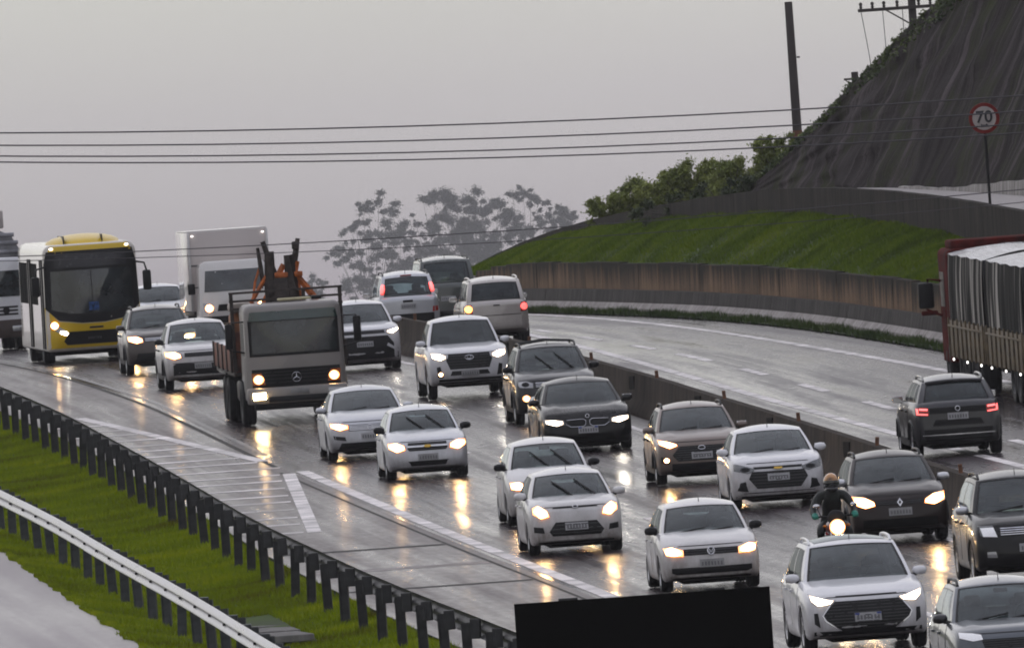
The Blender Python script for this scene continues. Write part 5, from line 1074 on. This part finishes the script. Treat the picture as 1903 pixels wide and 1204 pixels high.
v.shell('cab', P_RED, 2.45, .55, 3.0, 2.1, 1.2, rad=.14, bow=.1, rake=.08); v.bx('roof_deflector', P_RED, (0, .1, 3.08), (2.2, 1.2, .2), .06)
for sg in (-1, 1):
    q = MB(); q.tube([(sg*1.2, -.6, 2.3), (sg*1.5, -.7, 2.35), (sg*1.55, -.7, 1.7), (sg*1.24, -.6, 1.55)], .03, 8); ar = q.build('mirror_arm', P_RED, v.root, smooth=60); v.bx('mirror', M_BLK, (sg*1.56, -.68, 2.0), (.34, .12, .56), .05, ar); v.bx('mirror_foot', P_RED, (sg*1.5, -.68, 1.62), (.36, .1, .1), .03, ar)
    v.patch('side', [(.4, 1.75), (1.3, 1.75), (1.3, 2.5), (.4, 2.5)], 'side_window', M_BLK, sg=sg, nx=3, nz=3); v.patch('side', [(.3, .8), (1.4, .8), (1.4, 1.7), (.3, 1.7)], 'door', P_RED, sg=sg, off=.012, nx=3, nz=3)
    for y_ in (0, 2.9, 4.1): add_wheel(v.root, sg*1.02, y_, .5, .42, M_DARKG)
for k, y0 in enumerate((1.05, 9.3)):
    l_ = 7.6
    rb_ = MB(); nseg = 12
    v.bx('trailer_chassis', M_DARK, (0, y0+l_/2, .72), (2.0, l_, .34))
    for sg in (-1, 1):
        for j in range(4): bo = v.bx('sideboard', M_BOARD, (sg*1.24, y0+.05+(j+.5)*l_/4, 1.1), (.06, l_/4-.06, .78), .012)
        for j in range(9): v.bx('board_stake', plain('stake', (.17, .14, .09), .5) if j == 0 and k == 0 and sg < 0 else M_BOARD, (sg*1.285, y0+.1+j*(l_-.2)/8, 1.12), (.04, .07, .86), .01)
        v.bx('board_rail', M_BOARD, (sg*1.285, y0+l_/2, 1.38), (.05, l_-.1, .05), .01)
        for j in range(3): v.bx('marker_lamp', M_SMALL, (sg*1.27, y0+.6+j*3.0, .66), (.03, .06, .05), .008)
        sd_ = MB(); sd_.grid(lambda a, b_: (sg*(1.25+.02*math.sin(a*5.1)*(1-b_)-.05*b_**3), a, 1.5+1.40*b_), lin(y0+.06, y0+l_-.06, 40), lin(0, 1, 5)); sd_.build('tarpaulin_side', M_SHINE, v.root, smooth=60, normals=False)
    rf = MB(); rf.grid(lambda u, a: (u*1.22, a, 2.90+.16*(1-u*u)+.015*math.sin(a*3+u*4)), lin(-1, 1, 13), lin(y0+.02, y0+l_-.02, 30)); rf.build('tarpaulin_roof', M_TROOF, v.root, smooth=60, normals=False)
    for y_ in (y0+.02, y0+l_-.02): v.bx('end_wall', M_BLK, (0, y_, 1.95), (2.4, .05, 1.9), .01)
    for y_ in (y0+4.6, y0+5.8):
        for sg in (-1, 1): add_wheel(v.root, sg*1.02, y_, .5, .42, M_DARKG)
        if True:
            for sg in (-1, 1): MB().tube([(sg*1.02, y_+.56*math.cos(R(a)), .5+.56*math.sin(R(a))) for a in range(20, 161, 20)], .05, 6).build('mudguard', plain('pale_mudguard', (.3, .3, .3), .4) if False else M_CRD, v.root, smooth=60)

# ------------------------------------------------------------------ motorcycle and rider
def posed(name, label, cat, x, y, dyaw=0): o = empty(name, (x, y, zr(y)), road_pose(x, y)); o.rotation_euler.z += dyaw; tag(o, label, cat); return o
mt = posed('motorcycle', 'small motorcycle with single blazing round headlight between the lanes', 'motorcycle', 5.05, 318.6)
M_MRED = paint('motorcycle_paint', (.16, .03, .02), dirt=.3); M_PURP = plain('violet_fender', (.07, .03, .10), .3, coat=1.0)
for y_ in (-.66, .66):
    b = MB(); b.lathe([(-.05, .24), (-.055, .28), (-.02, .305), (.02, .305), (.055, .28), (.05, .24), (-.05, .24)], 28, (0, 0, 0), 'X'); w_ = b.build('wheel', M_RUB, mt, smooth=40); w_.location = (0, y_, .305)
    b = MB(); b.lathe([(-.03, .245), (-.03, .225), (.03, .225), (.03, .245)], 24, axis='X'); b.lathe([(-.06, .0), (-.06, .05), (.06, .05), (.06, 0)], 10, axis='X')
    for k in range(8): a = math.pi/4*k; b.tube([(0, .04*math.cos(a), .04*math.sin(a)), (0, .235*math.cos(a), .235*math.sin(a))], .008, 5)
    b.build('rim', M_RIM, w_, smooth=40)
for sg in (-1, 1): MB().tube([(sg*.09, -.66, .30), (sg*.09, -.52, .72), (sg*.09, -.42, 1.0)], .024, 8).build('fork', M_CHR, mt, smooth=60)
MB().tube([(.06*math.cos(0)-.06, -.66+.34*math.cos(R(a)), .305+.34*math.sin(R(a))) for a in range(20, 161, 14)], .055, 8).build('front_fender', M_PURP, mt, smooth=60)
MB().box((0, -.56, .62), (.22, .05, .16), bev=.02).build('number_board', M_PURP, mt)
hd = MB().ell((0, -.58, .88), (.135, .11, .13), 16, 10).build('headlight', M_MRED, mt, smooth=60); b = MB(); b.lathe([(-.125, .0), (-.12, .06), (-.10, .098)], 20, (0, -.565, .88), 'Y'); b.build('lamp', M_MOTO, hd, smooth=60); b = MB(); b.lathe([(-.10, .098), (-.085, .13)], 20, (0, -.565, .88), 'Y'); b.build('reflector', M_AMB, hd, smooth=60)
MB().ell((0, -.53, 1.03), (.15, .05, .13), 14, 8).build('fly_screen', M_BLK, mt, smooth=60)
MB().tube([(-.37, -.34, 1.04), (-.22, -.42, 1.06), (0, -.44, 1.02), (.22, -.42, 1.06), (.37, -.34, 1.04)], .016, 8).build('handlebar', M_BLK, mt, smooth=60)
for sg in (-1, 1):
    a_ = MB().tube([(sg*.24, -.42, 1.06), (sg*.30, -.44, 1.2)], .008, 6).build('mirror', M_BLK, mt); MB().ell((sg*.31, -.44, 1.23), (.06, .015, .04), 12, 6).build('mirror_glass', M_CHR, a_, smooth=60)
    MB().ell((sg*.19, -.5, .9), (.04, .03, .025), 10, 6).build('indicator', M_TAILO if False else plain('amber_indicator', (.4, .14, .02), .2), mt, smooth=60)
    MB().tube([(sg*.12, .66, .305), (sg*.12, .1, .34)], .025, 8).build('swingarm', M_CRD, mt, smooth=60)
MB().ell((0, -.12, .86), (.16, .30, .14), 16, 10).build('fuel_tank', M_MRED, mt, smooth=60); MB().box((0, .42, .82), (.26, .68, .10), bev=.04).build('seat', M_BLK, mt, smooth=50); MB().box((0, -.02, .48), (.30, .42, .36), bev=.06).build('engine', M_CRD, mt, smooth=50); MB().tube([(.14, -.15, .35), (.17, .2, .28), (.18, .75, .36)], .045, 8).build('exhaust', M_CHR, mt, smooth=60)
MB().box((0, .86, .66), (.18, .3, .08), bev=.03).build('rear_fender', M_BLK, mt); MB().box((0, 1.0, .72), (.12, .04, .07), bev=.01).build('tail_light', M_TAILD, mt)
rd = posed('person', 'motorcycle rider in black jacket, amber helmet and teal gloves', 'person', 5.05, 318.6)
M_CLOTH = plain('black_rainwear', (.012, .015, .013), .5, var=.5, scale=9); M_TEAL = plain('teal_glove', (.02, .20, .15), .55); M_HELM = plain('amber_helmet', (.34, .15, .03), .2, var=.5, scale=9, coat=1.0); M_VIS = plain('dark_visor', (.012, .012, .014), .08, coat=1.0)
def skin(name, J, E, mat, parent, root=0, lv=2):
    me = bpy.data.meshes.new(name); me.from_pydata([j[0] for j in J], E, []); o = bpy.data.objects.new(name, me); COL.objects.link(o)
    o.modifiers.new('skin', 'SKIN'); sv = me.skin_vertices[0].data
    for i, j in enumerate(J): sv[i].radius = j[1] if isinstance(j[1], tuple) else (j[1], j[1])
    sv[root].use_root = True; m_ = o.modifiers.new('sub', 'SUBSURF'); m_.levels = lv; m_.render_levels = lv
    dg = bpy.context.evaluated_depsgraph_get(); dg.update(); nm = bpy.data.meshes.new_from_object(o.evaluated_get(dg)); bpy.data.objects.remove(o)
    nm.name = name; nm.materials.clear(); finish(nm, mat, 180); return link(name, nm, parent)
J = [((0, .30, .90), (.17, .13)), ((0, .24, 1.06), (.16, .12)), ((0, .14, 1.26), (.19, .125)), ((0, .08, 1.40), (.14, .10)), ((0, .04, 1.48), .065), ((0, .02, 1.56), .07)]
E_ = [(0, 1), (1, 2), (2, 3), (3, 4), (4, 5)]
for sg in (-1, 1):
    k = len(J); J += [((sg*.21, .08, 1.385), .085), ((sg*.33, -.05, 1.20), .062), ((sg*.345, -.20, 1.10), .052), ((sg*.33, -.33, 1.065), .040)]; E_ += [(3, k), (k, k+1), (k+1, k+2), (k+2, k+3)]
    k = len(J); J += [((sg*.12, .22, .88), .105), ((sg*.20, -.02, .86), .09), ((sg*.24, -.16, .80), .072), ((sg*.22, -.02, .50), .058), ((sg*.21, .06, .36), .048), ((sg*.22, -.04, .31), .045), ((sg*.23, -.15, .30), .035)]; E_ += [(0, k), (k, k+1), (k+1, k+2), (k+2, k+3), (k+3, k+4), (k+4, k+5), (k+5, k+6)]
skin('body', J, E_, M_CLOTH, rd)
hl_ = MB(); hl_.ell((0, .0, 1.60), (.130, .155, .150), 20, 14); he = hl_.build('helmet', M_HELM, rd, smooth=60)
vz = MB(); vz.grid(lambda a, z_: (.137*math.sin(a)*math.cos((z_-1.58)*3.5), .0-.162*math.cos(a)*math.cos((z_-1.58)*3.5), z_), lin(R(-82), R(82), 15), lin(1.50, 1.63, 6)); vz.build('visor', M_VIS, he, smooth=180)
cg = MB(); cg.ell((0, -.10, 1.49), (.105, .065, .05), 14, 8); cg.build('chin_guard', M_VIS, he, smooth=60)
for sg in (-1, 1):
    b0 = Vector((sg*.33, -.345, 1.055)); JJ = [(b0, (.040, .028)), (b0+Vector((0, -.05, .012)), (.046, .026))]; EE = [(0, 1)]
    for f in range(4):
        k = len(JJ); px_ = sg*(-.036+.024*f); ln = (.9, 1.0, .96, .8)[f]
        JJ += [(b0+Vector((px_, -.075*ln, .014)), .0125), (b0+Vector((px_, -.105*ln, -.010)), .0115), (b0+Vector((px_, -.085*ln, -.038)), .0100)]; EE += [(1, k), (k, k+1), (k+1, k+2)]
    k = len(JJ); JJ += [(b0+Vector((-sg*.050, -.03, -.012)), .0135), (b0+Vector((-sg*.040, -.06, -.040)), .0115)]; EE += [(0, k), (k, k+1)]
    skin('glove', JJ, EE, M_TEAL, rd, lv=1); MB().tube([b0+Vector((0, .05, .012)), b0+Vector((0, -.01, .0))], [.058, .05], 10).build('glove_cuff', M_TEAL, rd, smooth=60)

# ------------------------------------------------------------------ trees, shrubs
def leafmat(name, c1, c2):
    M = Mat(name); M.set(Roughness=.6, Specular_IOR_Level=.3); M.to(M.ramp(M.noise(M.coord(), .9, 4, .6), (.35, c1), (.65, c2)), 'Base Color'); return M.m
M_EUC = leafmat('eucalypt_leaf', (.018, .026, .014), (.05, .055, .032)); M_SHR = leafmat('shrub_leaf', (.11, .14, .025), (.24, .27, .06)); M_SHR2 = leafmat('dark_shrub_leaf', (.02, .035, .012), (.05, .065, .02)); M_BARK = plain('bark', (.07, .06, .05), .9, var=.4, scale=2)
def leaves(cl, leaf, per, flat=.8):
    """leaf blades scattered through clusters (x, y, z, r); denser on the shells, with gaps between clusters"""
    V = []
    for (x, y, z, r) in cl:
        n = int(per*(r**1.6)); d = RNG.normal(0, 1, (n, 3)); d /= np.linalg.norm(d, axis=1)[:, None]; rad = r*np.abs(RNG.normal(.45, .42, n))*(1+.4*np.sin(d[:, 0]*5+x)*np.sin(d[:, 2]*6+z))
        c = np.array([x, y, z])+d*rad[:, None]*np.array([1, 1, flat]); a = RNG.normal(0, 1, (n, 3)); a /= np.linalg.norm(a, axis=1)[:, None]; b_ = np.cross(a, RNG.normal(0, 1, (n, 3))); b_ /= np.linalg.norm(b_, axis=1)[:, None]
        s_ = leaf*RNG.uniform(.6, 1.4, n)[:, None]; V.append(np.stack([c-a*s_, c+b_*s_*.45, c+a*s_, c-b_*s_*.45], 1))
    V = np.concatenate(V); n = len(V); return V.reshape(-1, 3), np.arange(4*n).reshape(n, 4)
def tree(name, label, base, cl, leaf, per, mat, trunk_r, group=None, flat=.8):
    r = empty(name, base); tag(r, label, 'tree' if 'tree' in name else 'shrub', group); B = Vector(base)
    loc = [(x-B.x, y-B.y, z-B.z, q) for x, y, z, q in cl]; Vv, Ff = leaves(loc, leaf, per, flat); link('crown', fast_mesh('crown', Vv, Ff, mat), r)
    t = MB(); zc = np.mean([q[2] for q in loc]); xc = np.mean([q[0] for q in loc]); fork = Vector((xc*.3, 0, zc*.45))
    t.tube([(0, 0, -.5), fork*.55, fork], [trunk_r, trunk_r*.8, trunk_r*.65], 8)
    for x, y, z, q in loc[::(6 if len(loc) > 40 else 3)]:
        e = Vector((x, y, z)); t.tube([fork, fork.lerp(e, .5)+Vector((0, 0, .12*q)), e], [trunk_r*.5, trunk_r*.3, trunk_r*.1], 5, False)
    t.build('trunk', M_BARK, r, smooth=60); return r
DT = 5600.0
def far_tree(label, base_px, blobs, per=300):
    b = at(*base_px, DT); b.z = -33.5; cl = []
    for px, py, rp in blobs:
        for k in range(7):
            q = at(px+random.gauss(0, rp*.6), py+random.gauss(0, rp*.5), DT); cl.append((q.x, q.y+random.gauss(0, 2), q.z, rp*.58*DT/FPX*random.uniform(.35, 1.1)))
    return tree('eucalyptus_tree', label, b, cl, .30, per, M_EUC, .34, 'hazy eucalyptus trees beyond the crest', .75)
far_tree('hazy eucalyptus tree with a ring-shaped open crown', (690, 560), [(700, 378, 16), (675, 388, 14), (735, 385, 20), (742, 420, 20), (722, 440, 22), (665, 415, 14), (655, 432, 16), (690, 440, 16), (640, 470, 22), (665, 485, 24), (622, 485, 15), (700, 480, 20), (730, 475, 18), (672, 520, 18)])
far_tree('tall hazy eucalyptus tree with the broadest crown of the row', (835, 560), [(812, 370, 20), (838, 368, 24), (860, 385, 22), (835, 405, 28), (805, 425, 22), (775, 412, 10), (790, 450, 18), (850, 435, 30), (820, 470, 24), (865, 465, 24), (840, 500, 34)])
far_tree('hazy eucalyptus tree with two rounded tops beside the broadest one', (900, 560), [(890, 378, 22), (915, 385, 24), (935, 400, 18), (900, 415, 28), (930, 430, 22), (895, 450, 26), (925, 465, 24), (880, 490, 30)])
far_tree('slender hazy eucalyptus tree with a flat umbrella top', (978, 540), [(965, 370, 14), (985, 368, 14), (1000, 375, 12), (978, 362, 12), (945, 405, 13), (955, 425, 16), (1010, 392, 13), (1005, 412, 15), (985, 425, 18), (965, 445, 22)])
far_tree('small hazy tree standing alone next to the parapet', (1050, 520), [(1045, 392, 15), (1058, 402, 15), (1038, 408, 13), (1030, 420, 14), (1060, 420, 14)])
far_tree('low hazy round tree in front of the tall eucalypts', (780, 560), [(780, 470, 16), (765, 495, 22), (790, 500, 24), (745, 510, 20), (770, 530, 26), (730, 535, 24)])
far_tree('faint low tree beside the box truck', (590, 560), [(585, 520, 12), (600, 525, 12), (570, 530, 10), (595, 540, 14)], 150)
far_tree('hazy eucalyptus tree standing between ring-crowned and broadest trees', (745, 560), [(750, 445, 10), (760, 460, 12), (735, 500, 16), (700, 520, 18), (650, 535, 20), (690, 545, 22)], 200)
DS = 566.0
def shrub(label, blobs, mat, d=DS, leaf=.042, per=6500):
    blobs = blobs+[(q[0]+random.uniform(-10, 10), q[1]+h_, q[2]*1.1) for q in blobs for h_ in (18, 38)]
    cl = []; px0 = np.mean([q[0] for q in blobs]); py0 = max(q[1]+q[2] for q in blobs)+8; b = at(px0, py0, d)
    for px, py, rp in blobs:
        for k in range(4): q = at(px+random.gauss(0, rp*.4), py+random.gauss(0, rp*.35), d+random.gauss(0, .5)); cl.append((q.x, q.y, q.z, rp*.75*d/FPX*random.uniform(.6, 1.1)))
    return tree('shrub', label, b, cl, leaf, per, mat, .05, 'shrubs along the top of the bank')
shrub('bright green leafy shrub with a bare branch, lowest on the parapet', [(1160, 352, 16), (1180, 345, 18), (1150, 368, 14), (1195, 362, 20), (1120, 380, 14), (1105, 378, 14), (1140, 380, 16)], M_SHR, 556)
shrub('wide light green shrub behind the middle of the parapet', [(1230, 332, 18), (1255, 322, 20), (1280, 318, 20), (1225, 352, 22), (1260, 345, 26), (1295, 335, 22), (1320, 300, 14), (1310, 318, 18)], M_SHR, 548)
shrub('light green shrub next to the wide one under the bare pole', [(1345, 312, 18), (1370, 308, 20), (1335, 335, 22), (1365, 332, 24), (1395, 325, 22)], M_SHR, 542)
shrub('airy bright shrub at the foot of the bare leaning pole', [(1410, 268, 14), (1430, 262, 14), (1450, 268, 14), (1475, 262, 12), (1500, 255, 13), (1420, 285, 16), (1455, 290, 20), (1480, 285, 18), (1440, 310, 20)], M_SHR, 540)
shrub('dark shrub filling the gap between parapet and hillside', [(1400, 340, 20), (1430, 335, 22), (1450, 325, 20), (1360, 350, 16), (1300, 356, 14), (1465, 310, 16), (1250, 366, 14), (1200, 380, 12)], M_SHR2, 536)
# grass and low scrub along the hill's skyline
def ridge():
    V = []
    for k in range(1500):
        y = random.uniform(497, 541); s_ = random.uniform(.80, 1.04); p = hill(s_, y); V.append((p[0], p[1], p[2]+.03, random.uniform(.04, .13)))
    return leaves(V, .05, 420)
Vv, Ff = ridge(); o = link('ridge_scrub', fast_mesh('ridge_scrub', Vv, Ff, leafmat('ridge_leaf', (.03, .05, .012), (.085, .11, .025)))); tag(o, 'low green scrub and grass along the hillside skyline', 'scrub', kind='stuff')

# ------------------------------------------------------------------ poles and overhead lines
M_POLE = concrete('dark_concrete_pole', (.10, .085, .08), (.045, .04, .038))
M_CAB = plain('cable_grey', (.07, .065, .07), .6); M_WOOD = plain('dark_crossarm', (.05, .042, .038), .7)
p = at(1473, 120, 600)
pl = empty('utility_pole', (p.x, p.y, .5)); tag(pl, 'bare square concrete pole leaning beside the shrubs', 'pole')
zt_ = at(1465, 4, 600).z-.5
b = MB(); b.box((0, 0, zt_/2), (.33, .33, zt_), bev=.02, taper=(.72, .72)); b.build('shaft', M_POLE, pl); 
b = MB(); b.box((0, 0, zt_*.47), (.30, .30, .35), bev=.02); b.build('rusty_band', plain('rust_band', (.14, .06, .035), .7, var=.4), pl); MB().tube([(.14, 0, zt_*.78), (.24, 0, zt_*.78)], .03, 6).build('peg', M_WOOD, pl)
p = at(1695, 14, 585)
pl = empty('utility_pole', (p.x, p.y, 2.0)); tag(pl, 'power pole with long crossarm and insulators above the hillside', 'pole'); h_ = p.z-2.0
b = MB(); b.box((0, 0, h_/2+.4), (.27, .27, h_+.8), bev=.02, taper=(.85, .85)); b.build('shaft', M_POLE, pl)
ca = MB().box((-.42, -.18, h_), (2.45, .10, .10), bev=.01).build('crossarm', M_WOOD, pl)
for x_ in (-1.55, -1.2, -.85, -.45, .2, .55): MB().lathe([(0, .0), (0, .03), (.05, .055), (.08, .03), (.12, .055), (.17, .05), (.20, .0)], 10, (x_, -.18, h_+.05), 'Z').build('insulator', M_WOOD, ca, smooth=60)
for x_ in (-.8, .6): MB().tube([(x_, -.16, h_-.03), (0, -.14, h_-.55)], .025, 6).build('brace', M_WOOD, pl)
for x_, dx in ((-1.55, .28), (-.9, .05), (-.3, -.02)): MB().tube([(x_, -.18, h_-.05), (x_+dx*.5, -.18, h_-1.2), (x_+dx, -.2, h_-2.6)], .012, 5).build('drop_wire', M_CAB, pl)
p = at(1588, 134, 560)
pl = empty('utility_pole', (p.x, p.y, p.z-2.2)); tag(pl, 'short pole end with small bracket poking above the hillside scrub', 'pole'); MB().box((0, 0, 1.1), (.20, .20, 2.2), bev=.02).build('shaft', M_POLE, pl); MB().box((-.05, 0, 2.0), (.55, .06, .06), bev=.01).build('bracket', M_WOOD, pl); MB().box((.18, -.05, 1.75), (.30, .22, .42), bev=.03).build('equipment_box', plain('green_box', (.03, .045, .035), .5), pl); MB().tube([(-.3, 0, 2.0), (-.02, 0, 1.75)], .018, 6).build('strut', M_WOOD, pl)
WIRES = (('topmost', [(-60, 247), (500, 243), (1000, 226), (1540, 200), (1960, 174)], .016), ('second', [(-60, 270), (600, 266), (1000, 255), (1450, 233), (1960, 203)], .016), ('third', [(-60, 290), (700, 285), (1200, 270), (1500, 254), (1960, 226)], .016), ('lowest', [(-60, 301), (800, 296), (1300, 281), (1500, 270), (1960, 243)], .016), ('upper', [(-60, 484), (255, 463), (600, 446), (1000, 429), (1400, 398), (1960, 345)], .011), ('lower', [(-60, 486), (255, 478), (600, 470), (1000, 447), (1400, 415), (1960, 372)], .009))
for k, (wn, pts, r_) in enumerate(WIRES):
    d = 300+4*k; P3 = [at(px, py, d) for px, py in pts]; X = [q.x for q in P3]; Z = [q.z for q in P3]; cf = np.polyfit(X, Z, 2); xs_ = lin(-30, 30, 41)
    b = MB(); b.tube([(x_, d, float(np.polyval(cf, x_))) for x_ in xs_], r_*.75, 5); o = b.build('overhead_wire', M_CAB, smooth=60)
    tag(o, ('%s of the four thick overhead wires crossing the open sky' % wn) if k < 4 else ('%s of the two thin overhead wires passing before the trucks' % wn), 'wire')

# ------------------------------------------------------------------ speed sign
p = at(1829, 220, 470); zb_ = ZU(470)-.25
sg_ = empty('speed_sign', (p.x, p.y, zb_)); tag(sg_, 'round red-rimmed speed limit sign reading 70 against the hillside', 'sign'); zc = p.z-zb_
MB().tube([(0, .05, 0), (0, .05, zc+.3)], .035, 8).build('post', plain('sign_post', (.02, .02, .02), .8, spec=.05), sg_)
b = MB(); b.lathe([(0, .0), (0, .37), (.02, .375), (.03, .37), (.03, 0)], 40, (0, 0, zc), 'Y'); dsk = b.build('rim_disc', plain('sign_red', (.17, .018, .015), .6, spec=.1), sg_)
b = MB(); b.lathe([(-.004, .0), (-.004, .285), (.0, .288)], 40, (0, 0, zc), 'Y'); b.build('face', plain('sign_white', (.40, .36, .34), .5), sg_)
def text(txt, size, loc, name, mat, parent):
    cu = bpy.data.curves.new('t', 'FONT'); cu.body = txt; cu.size = size; cu.align_x = 'CENTER'; cu.align_y = 'CENTER'; cu.extrude = .003; cu.offset = .008
    o = bpy.data.objects.new('t', cu); COL.objects.link(o); dg = bpy.context.evaluated_depsgraph_get(); me = bpy.data.meshes.new_from_object(o.evaluated_get(dg)); bpy.data.objects.remove(o)
    me.materials.clear(); me.materials.append(mat); q = link(name, me, parent); q.location = loc; q.rotation_euler = (math.pi/2, 0, 0); return q
for ch, x_ in (('7', -.105), ('0', .105)): text(ch, .40, (x_, -.012, zc+.02), 'digit', M_INK, sg_)
text('km/h', .085, (0, -.012, zc-.18), 'small_print', M_INK, sg_)
# ------------------------------------------------------------------ back of a road sign panel on the lawn
d = 250.0; a_, c_ = at(955, 1122, d), at(1430, 1088, d); w_ = c_.x-a_.x; zg = zr(d)-.2
sp = empty('sign_panel', ((a_.x+c_.x)/2, d, zg)); tag(sp, 'matt black rectangular sign panel standing on posts beside the lane edge', 'sign'); hp = a_.z-zg
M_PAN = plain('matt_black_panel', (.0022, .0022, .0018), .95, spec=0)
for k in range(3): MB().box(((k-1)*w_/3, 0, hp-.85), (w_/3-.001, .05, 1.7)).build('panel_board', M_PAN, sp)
for k in (-.5, .5): MB().box((k*w_/3, .035, hp-.85), (.12, .018, 1.68)).build('joint_strip', M_PAN, sp)
for x_ in (-w_*.32, w_*.32): MB().box((x_, .10, hp*.5-.1), (.10, .10, hp-.2), bev=.01).build('post', M_GALVD, sp); MB().box((x_*.9, -.0, hp+.015), (.25, .04, .03), bev=.006).build('clamp', M_GALVD, sp)
for z_ in (.3, 1.3): MB().box((0, .055, hp-z_), (w_-.1, .05, .08)).build('rail', M_GALVD, sp)

# ------------------------------------------------------------------ haze: one even box of damp air
M = Mat('damp_air'); M.n.remove(M.p); vol = M.n.new('ShaderNodeVolumePrincipled'); vol.inputs['Color'].default_value = (.93, .92, .95, 1); vol.inputs['Density'].default_value = .000065; vol.inputs['Anisotropy'].default_value = 0.2
M.l.new(vol.outputs[0], M.o.inputs['Volume'])
hz = MB(); hz.box((0, 2940, 0), (1300, 6040, 2)); 
hz.v = [(v[0], v[1], (-37.0 if v[2] < 0 else 62.0)) for v in hz.v]
tag(hz.build('haze', M.m), 'thin grey rain haze in the air', kind='stuff')
